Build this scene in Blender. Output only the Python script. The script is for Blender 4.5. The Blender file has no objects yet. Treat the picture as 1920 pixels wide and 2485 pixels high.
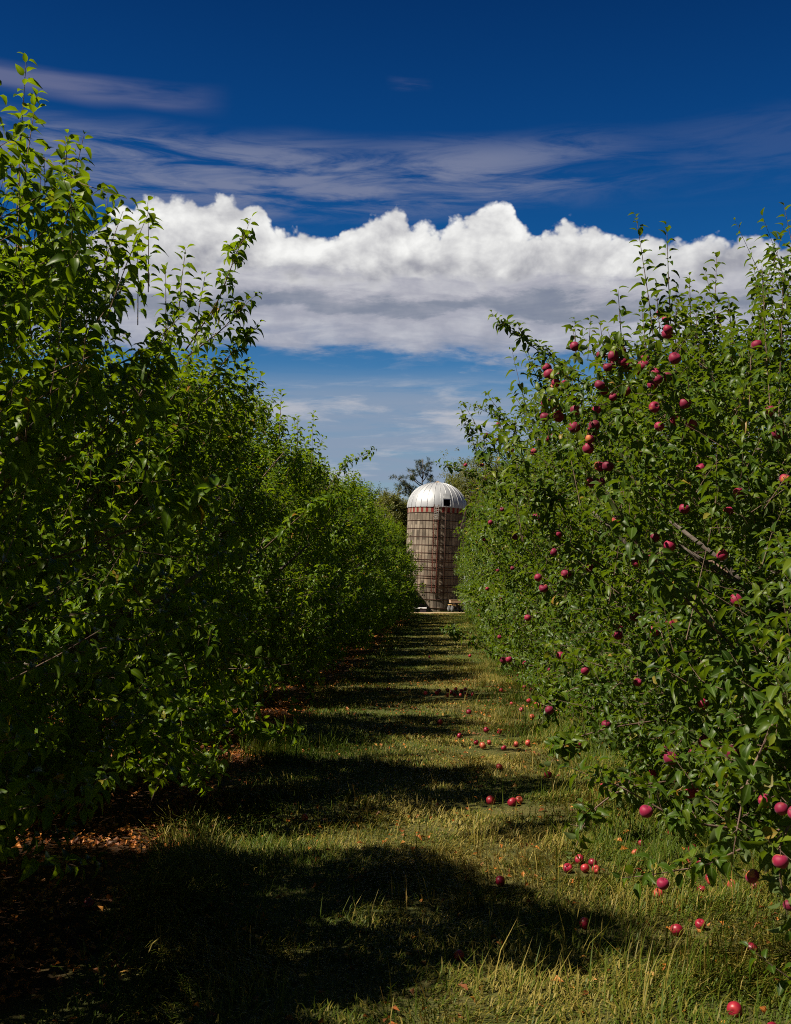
import bpy, math, random
import numpy as np
from mathutils import Vector, Matrix

# ------------------------------------------------------------------ camera
scene = bpy.context.scene
COL = scene.collection
F = 2760.0                      # focal length in photo pixels (1920 x 2485)
VPX, HZY = 1060.0, 1426.0       # where the rows and the horizon meet in the photo
CAM_H = 1.8
cam_d = bpy.data.cameras.new("camera")
cam = bpy.data.objects.new("camera", cam_d)
COL.objects.link(cam)
cam_d.sensor_fit = 'VERTICAL'
cam_d.sensor_height = 36.0
cam_d.sensor_width = 36.0 * 1920 / 2485
cam_d.lens = F / 2485 * 36.0
YAW = math.atan((VPX - 960) / F)
PITCH = math.atan((HZY - 1242.5) / F)
cam.location = (0, 0, CAM_H)
cam.rotation_euler = (math.pi / 2 + PITCH, 0, YAW)
cam_d.clip_start = 0.05
cam_d.clip_end = 12000
cam_d.dof.use_dof = True
cam_d.dof.focus_distance = 13.0
cam_d.dof.aperture_fstop = 10.0
scene.camera = cam
scene.view_settings.view_transform = 'Standard'
scene.view_settings.look = 'None'
scene.view_settings.exposure = 0.68
scene.view_settings.gamma = 1.0
scene.cycles.max_bounces = 5
scene.cycles.diffuse_bounces = 1
scene.cycles.glossy_bounces = 2
scene.cycles.transmission_bounces = 4
scene.cycles.transparent_max_bounces = 4
scene.cycles.use_denoising = False
scene.cycles.pixel_filter_type = 'BLACKMAN_HARRIS'
scene.cycles.filter_width = 1.0
scene.cycles.sample_clamp_indirect = 4.0

# ------------------------------------------------------------------ sun
SUN_EL = math.radians(50)
SUN_AZ = math.radians(245)      # clockwise from +Y: left of the camera, a little behind it
sun_dir = Vector((math.sin(SUN_AZ) * math.cos(SUN_EL), math.cos(SUN_AZ) * math.cos(SUN_EL), math.sin(SUN_EL)))
sl = bpy.data.lights.new("sun", 'SUN')
sl.energy = 5.0
sl.angle = math.radians(0.53)
sl.color = (1.0, 0.91, 0.74)
sun = bpy.data.objects.new("sun", sl)
sun.rotation_euler = sun_dir.to_track_quat('Z', 'Y').to_euler()
COL.objects.link(sun)


# ------------------------------------------------------------------ node helpers
class S:
    """A float socket with arithmetic that adds Math nodes."""
    def __init__(self, nt, sock):
        self.nt, self.s = nt, sock

    def op(self, kind, *others, clamp=False):
        n = self.nt.nodes.new('ShaderNodeMath')
        n.operation = kind
        n.use_clamp = clamp
        for i, v in enumerate((self,) + others):
            if isinstance(v, S):
                self.nt.links.new(v.s, n.inputs[i])
            else:
                n.inputs[i].default_value = v
        return S(self.nt, n.outputs[0])

    def __add__(self, o): return self.op('ADD', o)
    __radd__ = __add__
    def __sub__(self, o): return self.op('SUBTRACT', o)
    def __rsub__(self, o): return (self * -1.0) + o
    def __mul__(self, o): return self.op('MULTIPLY', o)
    __rmul__ = __mul__
    def clamp(self): return self.op('MULTIPLY', 1.0, clamp=True)
    def max(self, o): return self.op('MAXIMUM', o)
    def min(self, o): return self.op('MINIMUM', o)

    def step(self, a, b, lo=0.0, hi=1.0):
        n = self.nt.nodes.new('ShaderNodeMapRange')
        n.interpolation_type = 'SMOOTHSTEP'
        self.nt.links.new(self.s, n.inputs['Value'])
        n.inputs['From Min'].default_value = a
        n.inputs['From Max'].default_value = b
        n.inputs['To Min'].default_value = lo
        n.inputs['To Max'].default_value = hi
        return S(self.nt, n.outputs['Result'])

    def curve(self, pts):
        n = self.nt.nodes.new('ShaderNodeFloatCurve')
        self.nt.links.new(self.s, n.inputs['Value'])
        c = n.mapping.curves[0]
        c.points[0].location = pts[0]
        c.points[1].location = pts[-1]
        for p in pts[1:-1]:
            c.points.new(*p)
        n.mapping.update()
        return S(self.nt, n.outputs['Value'])


def combine(nt, x, y, z):
    n = nt.nodes.new('ShaderNodeCombineXYZ')
    for i, v in enumerate((x, y, z)):
        if isinstance(v, S):
            nt.links.new(v.s, n.inputs[i])
        else:
            n.inputs[i].default_value = v
    return n.outputs[0]


def noise(nt, vec, scale=1.0, detail=4.0, rough=0.5, dist=0.0, lac=2.0):
    n = nt.nodes.new('ShaderNodeTexNoise')
    if vec is not None:
        nt.links.new(vec, n.inputs['Vector'])
    n.inputs['Scale'].default_value = scale
    n.inputs['Detail'].default_value = detail
    n.inputs['Roughness'].default_value = rough
    n.inputs['Distortion'].default_value = dist
    n.inputs['Lacunarity'].default_value = lac
    return S(nt, n.outputs['Fac'])


def mixc(nt, fac, a, b, mode='MIX'):
    n = nt.nodes.new('ShaderNodeMix')
    n.data_type = 'RGBA'
    n.blend_type = mode
    n.clamp_factor = True
    if isinstance(fac, S):
        nt.links.new(fac.s, n.inputs[0])
    else:
        n.inputs[0].default_value = fac
    for sock, v in ((n.inputs[6], a), (n.inputs[7], b)):
        if isinstance(v, (tuple, list)):
            sock.default_value = (v[0], v[1], v[2], 1)
        else:
            nt.links.new(v, sock)
    return n.outputs[2]


def ramp(nt, fac, stops):
    n = nt.nodes.new('ShaderNodeValToRGB')
    nt.links.new(fac.s, n.inputs[0])
    e = n.color_ramp.elements
    while len(e) > 1:
        e.remove(e[-1])
    e[0].position, e[0].color = stops[0][0], (*stops[0][1], 1)
    for p, c in stops[1:]:
        k = e.new(p)
        k.color = (*c, 1)
    return n.outputs[0]


# ------------------------------------------------------------------ world: Nishita sky and clouds by direction
world = bpy.data.worlds.new("World")
scene.world = world
world.use_nodes = True
wt = world.node_tree
wt.nodes.clear()
w_out = wt.nodes.new('ShaderNodeOutputWorld')
w_bg = wt.nodes.new('ShaderNodeBackground')
W_STR = 0.05
w_bg.inputs['Strength'].default_value = W_STR
wt.links.new(w_bg.outputs[0], w_out.inputs[0])
sky = wt.nodes.new('ShaderNodeTexSky')
sky.sky_type = 'NISHITA'
sky.sun_disc = False
sky.sun_elevation = SUN_EL
sky.sun_rotation = SUN_AZ
sky.air_density = 1.0
sky.dust_density = 0.4
sky.ozone_density = 2.5
tc = wt.nodes.new('ShaderNodeTexCoord')
sep = wt.nodes.new('ShaderNodeSeparateXYZ')
wt.links.new(tc.outputs['Generated'], sep.inputs[0])
dx, dy, dz = (S(wt, o) for o in sep.outputs)
AZ = dx.op('ARCTAN2', dy)
EL = dz.op('ARCSINE')


def az_of(px): return math.atan((px - VPX) / F)
def el_of(py): return math.atan((HZY - py) / F)


# deep, polarised looking blue: darker and purer away from the horizon
hs = wt.nodes.new('ShaderNodeHueSaturation')
hs.inputs['Saturation'].default_value = 1.3
wt.links.new(sky.outputs[0], hs.inputs['Color'])
pol = ramp(wt, EL.step(0.0, 0.9).curve([(0, 0), (1, 1)]) if False else (EL * (1 / 0.6)).clamp(),
           [(0.0, (1.05, 1.02, 0.92)), (0.16, (0.88, 0.94, 0.97)), (0.28, (0.64, 0.88, 1.0)), (0.42, (0.14, 0.58, 0.88)), (0.62, (0.08, 0.42, 0.72)), (0.85, (0.05, 0.27, 0.50)), (1.0, (0.05, 0.25, 0.46))])
blue = mixc(wt, 1.0, hs.outputs[0], pol, 'MULTIPLY')
ahead = AZ.op('ABSOLUTE').step(0.55, 0.95, 1.0, 0.0)
blue = mixc(wt, ahead.step(0.0, 1.0, 0.55, 0.0), blue, (0.0, 0.0, 0.0))


def dirn(sx, sy, seed, **k):
    return noise(wt, combine(wt, AZ * sx, EL * sy, seed), **k)


CK = 0.60 / W_STR            # cloud brightness for the exposure above


def cc(r, g, b): return (r * CK, g * CK, b * CK)


col = blue
# thin high clouds: main band and the streak at upper left
wob = dirn(3.0, 9.0, 11.3, detail=3)
ELw = EL + (wob - 0.5) * 0.05
streak = dirn(9.0, 62.0, 3.7, scale=1.0, detail=6, rough=0.62, dist=0.6)
cir_mask = ELw.step(el_of(540), el_of(450)) * ELw.step(el_of(380), el_of(270), 1.0, 0.0) * AZ.step(az_of(1620), az_of(1150), 0.15, 1.0)
cir = (cir_mask * (streak.step(0.34, 0.64) * 0.85)).clamp()
col = mixc(wt, cir, col, cc(0.205, 0.235, 0.355))
st2 = dirn(5.0, 48.0, 8.1, scale=1.0, detail=5, rough=0.55, dist=0.4)
s2 = (ELw.step(el_of(275), el_of(225)) * ELw.step(el_of(205), el_of(160), 1.0, 0.0)
      * AZ.step(az_of(560), az_of(330), 0.0, 1.0) * st2.step(0.25, 0.55) * 0.8)
col = mixc(wt, s2, col, cc(0.15, 0.17, 0.30))
s3 = (ELw.step(el_of(185), el_of(172)) * ELw.step(el_of(168), el_of(150), 1.0, 0.0) * AZ.step(az_of(930), az_of(990)) * AZ.step(az_of(1060), az_of(1010), 0.0, 1.0) * streak.step(0.3, 0.7) * 0.3)
col = mixc(wt, s3, col, cc(0.18, 0.21, 0.36))
# low thin clouds
low_n = dirn(5.5, 58.0, 21.9, scale=1.0, detail=6, rough=0.6, dist=0.5)
low_m = EL.step(el_of(990), el_of(868), 1.0, 0.0) * EL.step(0.0, 0.06, 0.6, 1.0)
col = mixc(wt, (low_m * low_n.step(0.20, 0.58) * 0.90).clamp(), col, cc(0.27, 0.34, 0.46))
low_p = dirn(8.0, 46.0, 33.3, scale=1.0, detail=7, rough=0.62, dist=0.3)
puff = (EL.step(el_of(890), el_of(940)).max(0.0) * EL.step(el_of(880), el_of(930), 0.0, 1.0))
puff_m = EL.step(el_of(900), el_of(960), 0.0, 1.0) * EL.step(0.06, 0.10)
col = mixc(wt, (puff_m * low_p.step(0.50, 0.68) * 0.8).clamp(), col, cc(0.52, 0.53, 0.58))
# the bright cumulus heads
az0, az1 = -0.5, 0.5


def an(px): return (az_of(px) - az0) / (az1 - az0)


AZn = ((AZ - az0) * (1.0 / (az1 - az0))).clamp()
TOPS = [(p_, y_ - 16) for p_, y_ in [(0, 600), (200, 545), (300, 505), (345, 470), (420, 458), (520, 462), (590, 470), (640, 500), (690, 528), (760, 520), (840, 508), (890, 485),
        (935, 474), (985, 490), (1060, 520), (1100, 510), (1150, 484), (1200, 478), (1255, 495), (1290, 530), (1370, 528), (1440, 536), (1520, 556), (1700, 574), (1919, 600)]]
e_lo, e_hi = el_of(760), el_of(430)
topc = AZn.curve([(0.0, 0.25)] + [(an(p), (el_of(y) - e_lo) / (e_hi - e_lo)) for p, y in TOPS] + [(1.0, 0.2)])
top_el = topc * (e_hi - e_lo) + e_lo
bil1 = dirn(25.0, 30.0, 61.0, scale=1.0, detail=8, rough=0.56, dist=0.15)


def voro(sx, sy, seed, scale):
    n = wt.nodes.new('ShaderNodeTexVoronoi')
    n.feature = 'SMOOTH_F1'
    n.inputs['Smoothness'].default_value = 0.35
    n.inputs['Scale'].default_value = scale
    n.inputs['Detail'].default_value = 3.0
    n.inputs['Roughness'].default_value = 0.5
    wt.links.new(combine(wt, AZ * sx + (bil1 - 0.5) * 0.35, EL * sy + (bil1 - 0.5) * 0.35, seed), n.inputs['Vector'])
    return S(wt, n.outputs['Distance'])


bil2 = voro(44.0, 50.0, 2.0, 1.0)
depth = top_el - EL + (bil1 - 0.5) * 0.027 + (0.44 - bil2) * 0.020
cu_a = depth.step(-0.002, 0.006) * AZ.step(az_of(1330), az_of(1900), 1.0, 0.85)
# the broad slab of stratocumulus
sl_n = dirn(5.5, 19.0, 41.0, scale=1.0, detail=8, rough=0.62, dist=0.3)
sl_f = dirn(14.0, 70.0, 5.0, scale=1.0, detail=6, rough=0.6, dist=0.5)
V = EL + (sl_n - 0.5) * 0.085 + AZ * 0.012
vmin, vmax = el_of(900), el_of(540)


def vn(py): return (el_of(py) - vmin) / (vmax - vmin)


Vn = ((V - vmin) * (1.0 / (vmax - vmin))).clamp()
slab_a = (Vn.curve([(0, 0), (vn(878), 0.0), (vn(850), 0.5), (vn(825), 0.85), (vn(790), 0.92), (vn(700), 1.0), (1, 1)])
          + (sl_f - 0.5) * 0.9 * Vn.step(vn(800), vn(880), 0.0, 1.0)) * V.step(vmin, vmin + 0.006)
slab_b = Vn.curve([(0, 0.62), (vn(840), 0.60), (vn(800), 0.66), (vn(775), 0.60), (vn(752), 0.30), (vn(735), 0.30), (vn(710), 0.58), (vn(680), 0.72), (vn(650), 0.66), (vn(625), 0.48), (vn(600), 0.58), (1, 0.7)])
slab_l = (slab_b + (sl_f - 0.5) * 0.55 + (bil1 - 0.5) * 0.55).clamp()
slab_c = ramp(wt, slab_l, [(0.0, cc(0.16, 0.19, 0.29)), (0.3, cc(0.25, 0.28, 0.355)), (0.6, cc(0.43, 0.435, 0.50)), (0.85, cc(0.66, 0.66, 0.69)), (1.0, cc(0.78, 0.78, 0.79))])
slab_a = slab_a * depth.step(0.0, 0.012)
col = mixc(wt, slab_a.clamp(), col, slab_c)
sh1 = noise(wt, combine(wt, AZ * 17.0, EL * 24.0, 77.0), detail=7, rough=0.55, dist=0.3)
sh2 = noise(wt, combine(wt, AZ * 17.0 + 0.16, EL * 24.0 - 0.28, 77.0), detail=7, rough=0.55, dist=0.3)
relief = (sh2 - sh1) * 2.2
cu_l = (depth.step(-0.004, 0.06, 1.03, 0.76) - relief * 0.55 + (0.4 - bil2) * 0.38 + AZ.step(az_of(400), az_of(250), 0.0, -0.22) + AZ.step(az_of(1420), az_of(1800), 0.0, -0.22)).clamp()
cu_c = ramp(wt, cu_l, [(0.0, cc(0.20, 0.21, 0.29)), (0.35, cc(0.38, 0.385, 0.43)), (0.62, cc(0.62, 0.62, 0.635)), (0.85, cc(0.84, 0.84, 0.83)), (1.0, cc(0.97, 0.97, 0.95))])
cu_base = EL + (bil1 - 0.5) * 0.06 + (sl_f - 0.5) * 0.03 + AZ * 0.035
cu_m = cu_base.step(el_of(690), el_of(640), 0.0, 1.0)
col = mixc(wt, (cu_a * cu_m).clamp(), col, cu_c)
# clouds stay ahead only; elsewhere the blue is darkened to cut the fill light
col = mixc(wt, ahead, blue, col)
wt.links.new(col, w_bg.inputs['Color'])


# ------------------------------------------------------------------ object helpers
def tag(o, label=None, cat=None, group=None, kind=None):
    if label:
        if len(label.split()) > 16: print('LONG', label)
        o['label'] = label
    if cat: o['category'] = cat
    if group: o['group'] = group
    if kind: o['kind'] = kind
    return o


def link(o, parent=None):
    COL.objects.link(o)
    if parent is not None:
        o.parent = parent
    return o


def empty(name, loc=(0, 0, 0), rz=0.0):
    o = bpy.data.objects.new(name, None)
    o.empty_display_size = 0.2
    o.location = loc
    o.rotation_euler = (0, 0, rz)
    return link(o)


class Buf:
    """Collects vertices and polygons (numpy) for one mesh."""
    def __init__(self):
        self.v, self.loops, self.sizes, self.n = [], [], [], 0
        self.attr = {}
        self.mat = []

    def add(self, verts, faces_by_size, attrs=None, mat=0):
        verts = np.asarray(verts, dtype=np.float32).reshape(-1, 3)
        for f in faces_by_size:
            f = np.asarray(f, dtype=np.int32)
            if f.size == 0:
                continue
            self.loops.append((f + self.n).ravel())
            self.sizes.append(np.full(f.shape[0], f.shape[1], dtype=np.int32))
            self.mat.append(np.full(f.shape[0], mat, dtype=np.int32))
        self.v.append(verts)
        if attrs:
            for k, a in attrs.items():
                self.attr.setdefault(k, []).append(np.broadcast_to(np.asarray(a, dtype=np.float32), (len(verts),)))
        self.n += len(verts)

    def instances(self, tv, tfaces, R, T, attrs=None):
        """tv (n,3); R (k,3,3) columns are axes; T (k,3)."""
        k, n = len(T), len(tv)
        if k == 0:
            return
        V_ = np.einsum('kij,nj->kni', R, tv) + T[:, None, :]
        off = (np.arange(k) * n)[:, None, None]
        self.add(V_.reshape(-1, 3), [(np.asarray(f)[None] + off).reshape(-1, np.asarray(f).shape[1]) for f in tfaces], attrs)

    def tube(self, pts, radii, sides=7, cap=True, attrs=None):
        pts = np.asarray(pts, float)
        m = len(pts)
        radii = np.broadcast_to(np.asarray(radii, float), (m,))
        t = np.gradient(pts, axis=0)
        t /= np.linalg.norm(t, axis=1)[:, None] + 1e-9
        ref = np.array([0.31, 0.77, 0.55]) if abs(t[0, 2]) > 0.7 else np.array([0, 0, 1.0])
        s = np.cross(t, ref)
        s /= np.linalg.norm(s, axis=1)[:, None] + 1e-9
        u = np.cross(s, t)
        a = np.arange(sides) * 2 * math.pi / sides
        ring = pts[:, None] + radii[:, None, None] * (np.cos(a)[None, :, None] * s[:, None] + np.sin(a)[None, :, None] * u[:, None])
        q = []
        for i in range(m - 1):
            for j in range(sides):
                q.append((i * sides + j, i * sides + (j + 1) % sides, (i + 1) * sides + (j + 1) % sides, (i + 1) * sides + j))
        fs = [q]
        if cap:
            fs.append([tuple(range(sides))[::-1], tuple((m - 1) * sides + j for j in range(sides))])
        self.add(ring.reshape(-1, 3), fs, attrs)

    def box(self, c, s, rz=0.0, mat=0):
        x, y, z = (np.array(s) / 2)
        v = np.array([(i, j, k) for i in (-x, x) for j in (-y, y) for k in (-z, z)])
        cr, sr = math.cos(rz), math.sin(rz)
        v = v @ np.array([[cr, sr, 0], [-sr, cr, 0], [0, 0, 1]]) + np.array(c)
        self.add(v, [[(0, 1, 3, 2), (4, 6, 7, 5), (0, 4, 5, 1), (2, 3, 7, 6), (0, 2, 6, 4), (1, 5, 7, 3)]], mat=mat)

    def mesh(self, name, mats, smooth=False):
        me = bpy.data.meshes.new(name)
        v = np.concatenate(self.v)
        lo = np.concatenate(self.loops)
        sz = np.concatenate(self.sizes)
        me.vertices.add(len(v))
        me.vertices.foreach_set('co', v.ravel())
        me.loops.add(len(lo))
        me.loops.foreach_set('vertex_index', lo)
        me.polygons.add(len(sz))
        me.polygons.foreach_set('loop_start', np.concatenate(([0], np.cumsum(sz)[:-1])).astype(np.int32))
        me.polygons.foreach_set('material_index', np.concatenate(self.mat))
        me.polygons.foreach_set('use_smooth', np.full(len(sz), smooth, dtype=bool))
        for k, a in self.attr.items():
            at = me.attributes.new(k, 'FLOAT', 'POINT')
            at.data.foreach_set('value', np.concatenate(a))
        for m in (mats if isinstance(mats, (list, tuple)) else [mats]):
            me.materials.append(m)
        me.update(calc_edges=True)
        return me

    def obj(self, name, mats, parent=None, smooth=False):
        return link(bpy.data.objects.new(name, self.mesh(name, mats, smooth)), parent)


def bevel(o, w, seg=2):
    m = o.modifiers.new('bevel', 'BEVEL')
    m.width, m.segments, m.limit_method = w, seg, 'ANGLE'
    return o


def lathe(prof, n=24, phase=0.0):
    """prof: list of (r, z) from bottom to top -> verts, quads."""
    a = np.arange(n) * 2 * math.pi / n + phase
    v = np.array([(r * math.cos(t), r * math.sin(t), z) for r, z in prof for t in a])
    q = [(i * n + j, i * n + (j + 1) % n, (i + 1) * n + (j + 1) % n, (i + 1) * n + j) for i in range(len(prof) - 1) for j in range(n)]
    return v, q


# ------------------------------------------------------------------ materials
def mat_new(name):
    m = bpy.data.materials.new(name)
    m.use_nodes = True
    nt = m.node_tree
    nt.nodes.clear()
    out = nt.nodes.new('ShaderNodeOutputMaterial')
    return m, nt, out


def principled(nt, col, rough=0.6, spec=0.3, metal=0.0):
    p = nt.nodes.new('ShaderNodeBsdfPrincipled')
    if isinstance(col, (tuple, list)):
        p.inputs['Base Color'].default_value = (*col, 1)
    else:
        nt.links.new(col, p.inputs['Base Color'])
    if isinstance(rough, S):
        nt.links.new(rough.s, p.inputs['Roughness'])
    else:
        p.inputs['Roughness'].default_value = rough
    p.inputs['Specular IOR Level'].default_value = spec
    p.inputs['Metallic'].default_value = metal
    return p


def bump(nt, p, h, strength=0.4, dist=0.02):
    b = nt.nodes.new('ShaderNodeBump')
    b.inputs['Strength'].default_value = strength
    b.inputs['Distance'].default_value = dist
    nt.links.new(h.s, b.inputs['Height'])
    nt.links.new(b.outputs[0], p.inputs['Normal'])


def attr(nt, name):
    n = nt.nodes.new('ShaderNodeAttribute')
    n.attribute_name = name
    return S(nt, n.outputs['Fac'])


def objco(nt):
    return nt.nodes.new('ShaderNodeTexCoord').outputs['Object']


def sepxyz(nt, v):
    n = nt.nodes.new('ShaderNodeSeparateXYZ')
    nt.links.new(v, n.inputs[0])
    return [S(nt, o) for o in n.outputs]


def simple_mat(name, base, var=0.25, scale=6.0, rough=0.7, spec=0.3, metal=0.0, bmp=0.2):
    m, nt, out = mat_new(name)
    co = objco(nt)
    n = noise(nt, co, scale=scale, detail=5, rough=0.6)
    c = ramp(nt, n, [(0.25, tuple(b * (1 - var) for b in base)), (0.75, tuple(min(1, b * (1 + var)) for b in base))])
    p = principled(nt, c, rough, spec, metal)
    if bmp:
        bump(nt, p, noise(nt, co, scale=scale * 5, detail=4), bmp, 0.01)
    nt.links.new(p.outputs[0], out.inputs[0])
    return m


def leaf_mat(name, stops, under, trans, rib=True, rough=0.42, tw=0.32, spec=0.45):
    m, nt, out = mat_new(name)
    t = attr(nt, 'tint')
    c = ramp(nt, t, stops)
    if rib:
        r = attr(nt, 'rib').step(0.80, 1.0, 0.0, 0.55)
        c = mixc(nt, r, c, (0.16, 0.22, 0.07))
    geo = nt.nodes.new('ShaderNodeNewGeometry')
    c2 = mixc(nt, S(nt, geo.outputs['Backfacing']), c, mixc(nt, 0.55, c, under))
    p = principled(nt, c2, rough, spec)
    tr = nt.nodes.new('ShaderNodeBsdfTranslucent')
    tcol = mixc(nt, 0.5, c, trans)
    nt.links.new(tcol, tr.inputs['Color'])
    mx = nt.nodes.new('ShaderNodeMixShader')
    mx.inputs[0].default_value = tw
    nt.links.new(p.outputs[0], mx.inputs[1])
    nt.links.new(tr.outputs[0], mx.inputs[2])
    nt.links.new(mx.outputs[0], out.inputs[0])
    return m


M_LEAF_L = leaf_mat('apple_leaf_green', [(0.0, (0.022, 0.060, 0.002)), (0.5, (0.076, 0.138, 0.003)), (0.93, (0.19, 0.235, 0.006)), (0.965, (0.22, 0.20, 0.02)), (0.99, (0.30, 0.13, 0.015))],
                    (0.11, 0.16, 0.035), (0.44, 0.62, 0.004), tw=0.40, rough=0.40, spec=0.22)
M_LEAF_R = leaf_mat('apple_leaf_dusty', [(0.0, (0.012, 0.034, 0.003)), (0.5, (0.046, 0.086, 0.005)), (0.95, (0.145, 0.180, 0.012)), (0.975, (0.20, 0.19, 0.03)), (1.0, (0.26, 0.13, 0.02))],
                    (0.12, 0.15, 0.065), (0.34, 0.50, 0.006), rough=0.42, tw=0.30, spec=0.24)
M_LEAF_B = leaf_mat('woodland_leaf', [(0.0, (0.055, 0.080, 0.012)), (0.55, (0.12, 0.125, 0.020)), (1.0, (0.21, 0.16, 0.026))],
                    (0.10, 0.12, 0.04), (0.26, 0.28, 0.02), rib=False, rough=0.6, tw=0.42)
M_LEAF_G = leaf_mat('far_green_leaf', [(0.0, (0.038, 0.075, 0.012)), (0.55, (0.080, 0.120, 0.018)), (1.0, (0.13, 0.145, 0.02))],
                    (0.08, 0.11, 0.04), (0.14, 0.2, 0.02), rib=False, rough=0.6)
M_NEEDLE = leaf_mat('pine_needles', [(0.0, (0.022, 0.040, 0.014)), (0.6, (0.042, 0.060, 0.018)), (1.0, (0.085, 0.085, 0.03))],
                    (0.05, 0.07, 0.03), (0.06, 0.09, 0.02), rib=False, rough=0.6, tw=0.15)
M_GRASS = leaf_mat('grass_blade', [(0.0, (0.010, 0.036, 0.002)), (0.34, (0.034, 0.068, 0.004)), (0.52, (0.095, 0.088, 0.010)), (0.74, (0.27, 0.165, 0.036)), (1.0, (0.50, 0.335, 0.11))],
                   (0.08, 0.11, 0.01), (0.16, 0.21, 0.008), rib=False, rough=0.5, tw=0.17, spec=0.14)
M_LITTER = leaf_mat('fallen_leaf', [(0.0, (0.10, 0.032, 0.008)), (0.4, (0.30, 0.085, 0.012)), (0.75, (0.48, 0.17, 0.02)), (1.0, (0.52, 0.30, 0.06))],
                    (0.20, 0.10, 0.04), (0.35, 0.12, 0.02), rib=False, rough=0.6, tw=0.2)


def bark_mat(name, a, b):
    m, nt, out = mat_new(name)
    co = objco(nt)
    n = noise(nt, co, scale=14, detail=6, rough=0.65, dist=0.4)
    p = principled(nt, ramp(nt, n, [(0.3, a), (0.7, b)]), 0.85, 0.2)
    bump(nt, p, n, 0.6, 0.02)
    nt.links.new(p.outputs[0], out.inputs[0])
    return m


M_BARK = bark_mat('apple_bark', (0.055, 0.042, 0.035), (0.17, 0.14, 0.12))
M_TWIG = bark_mat('twig_bark', (0.10, 0.055, 0.04), (0.22, 0.15, 0.12))

# apple skin
M_APPLE, nt, out = mat_new('apple_skin')
co = objco(nt)
oi = nt.nodes.new('ShaderNodeObjectInfo')
rnd = S(nt, oi.outputs['Random'])
ax, ay, az_ = sepxyz(nt, co)
st = noise(nt, combine(nt, ax.op('ARCTAN2', ay) * 9.0, az_ * 9.0, rnd * 40.0), scale=1.0, detail=3)
blush = noise(nt, combine(nt, ax * 14.0 + rnd * 30.0, ay * 14.0, az_ * 14.0), scale=1.0, detail=2)
c_red = ramp(nt, (st * 0.55 + rnd * 0.45), [(0.15, (0.080, 0.002, 0.015)), (0.5, (0.20, 0.004, 0.034)), (0.85, (0.31, 0.010, 0.050))])
c_ap = mixc(nt, (blush + rnd * 0.12).step(0.66, 0.78, 0.0, 0.8), c_red, (0.50, 0.17, 0.03))
p = principled(nt, c_ap, noise(nt, co, scale=60, detail=3).step(0.2, 0.8, 0.50, 0.68), 0.35)
p.inputs['Sheen Weight'].default_value = 0.10
p.inputs['Sheen Tint'].default_value = (0.75, 0.6, 0.85, 1)
nt.links.new(p.outputs[0], out.inputs[0])
# weathered fallen apple skin
M_FALL, nt, out = mat_new('fallen_apple_skin')
co = objco(nt)
oi = nt.nodes.new('ShaderNodeObjectInfo')
rnd = S(nt, oi.outputs['Random'])
ax, ay, az_ = sepxyz(nt, co)
bl = noise(nt, combine(nt, ax * 22.0 + rnd * 30.0, ay * 22.0, az_ * 22.0), scale=1.0, detail=4)
c_f = ramp(nt, (bl * 0.6 + rnd * 0.4), [(0.2, (0.10, 0.004, 0.016)), (0.42, (0.24, 0.008, 0.028)), (0.60, (0.38, 0.03, 0.035)), (0.74, (0.46, 0.13, 0.06)), (0.86, (0.24, 0.10, 0.03))])
p = principled(nt, c_f, 0.4, 0.45)
nt.links.new(p.outputs[0], out.inputs[0])

# ------------------------------------------------------------------ ground
M_GROUND, nt, out = mat_new('ground_soil')
co = objco(nt)
gx, gy, gz = sepxyz(nt, co)
n1 = noise(nt, co, scale=0.9, detail=6, rough=0.6)
n2 = noise(nt, co, scale=9.0, detail=6, rough=0.65)
n3 = noise(nt, co, scale=55.0, detail=4, rough=0.7)
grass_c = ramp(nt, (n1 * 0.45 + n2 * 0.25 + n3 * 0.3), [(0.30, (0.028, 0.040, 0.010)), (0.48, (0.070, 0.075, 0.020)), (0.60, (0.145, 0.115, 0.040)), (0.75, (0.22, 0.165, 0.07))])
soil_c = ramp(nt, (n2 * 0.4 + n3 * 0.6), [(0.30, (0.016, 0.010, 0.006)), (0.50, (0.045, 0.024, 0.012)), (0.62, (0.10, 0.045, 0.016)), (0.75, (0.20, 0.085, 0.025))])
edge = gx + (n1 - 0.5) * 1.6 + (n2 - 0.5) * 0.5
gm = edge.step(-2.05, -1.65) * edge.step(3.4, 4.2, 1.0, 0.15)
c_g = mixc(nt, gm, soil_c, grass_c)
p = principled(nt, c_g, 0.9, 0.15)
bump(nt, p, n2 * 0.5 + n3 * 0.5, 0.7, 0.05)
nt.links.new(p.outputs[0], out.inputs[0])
b = Buf()
b.add([(-4000, -4000, 0), (4000, -4000, 0), (4000, 6000, 0), (-4000, 6000, 0)], [[(0, 1, 2, 3)]])
tag(b.obj('ground', M_GROUND), kind='structure')

M_ROAD = simple_mat('pale_dirt', (0.40, 0.29, 0.18), 0.3, 1.2, 0.95, 0.1, bmp=0.4)
b = Buf()
xs = np.linspace(-40, 40, 81)
rs = np.random.RandomState(5)
lo = 77.5 + np.cumsum(rs.normal(0, .12, 81)) * 0.5
hi = 83.2 + np.cumsum(rs.normal(0, .12, 81)) * 0.5
v = np.concatenate([np.stack([xs, lo, np.full(81, .004)], 1), np.stack([xs, hi, np.full(81, .004)], 1)])
b.add(v, [[(i, i + 1, 82 + i, 81 + i) for i in range(80)]])
tag(b.obj('dirt_road', M_ROAD), kind='structure')


def ground_at(px, py, z=0.0):
    """The point of height z that the photo shows at a pixel below the horizon."""
    y = (CAM_H - z) * F / (py - HZY)
    return np.array([(px - VPX) / F * y, y, z])


def at(px, py, D):
    return np.array([(px - VPX) / F * D, D, CAM_H + (HZY - py) / F * D])


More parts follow.
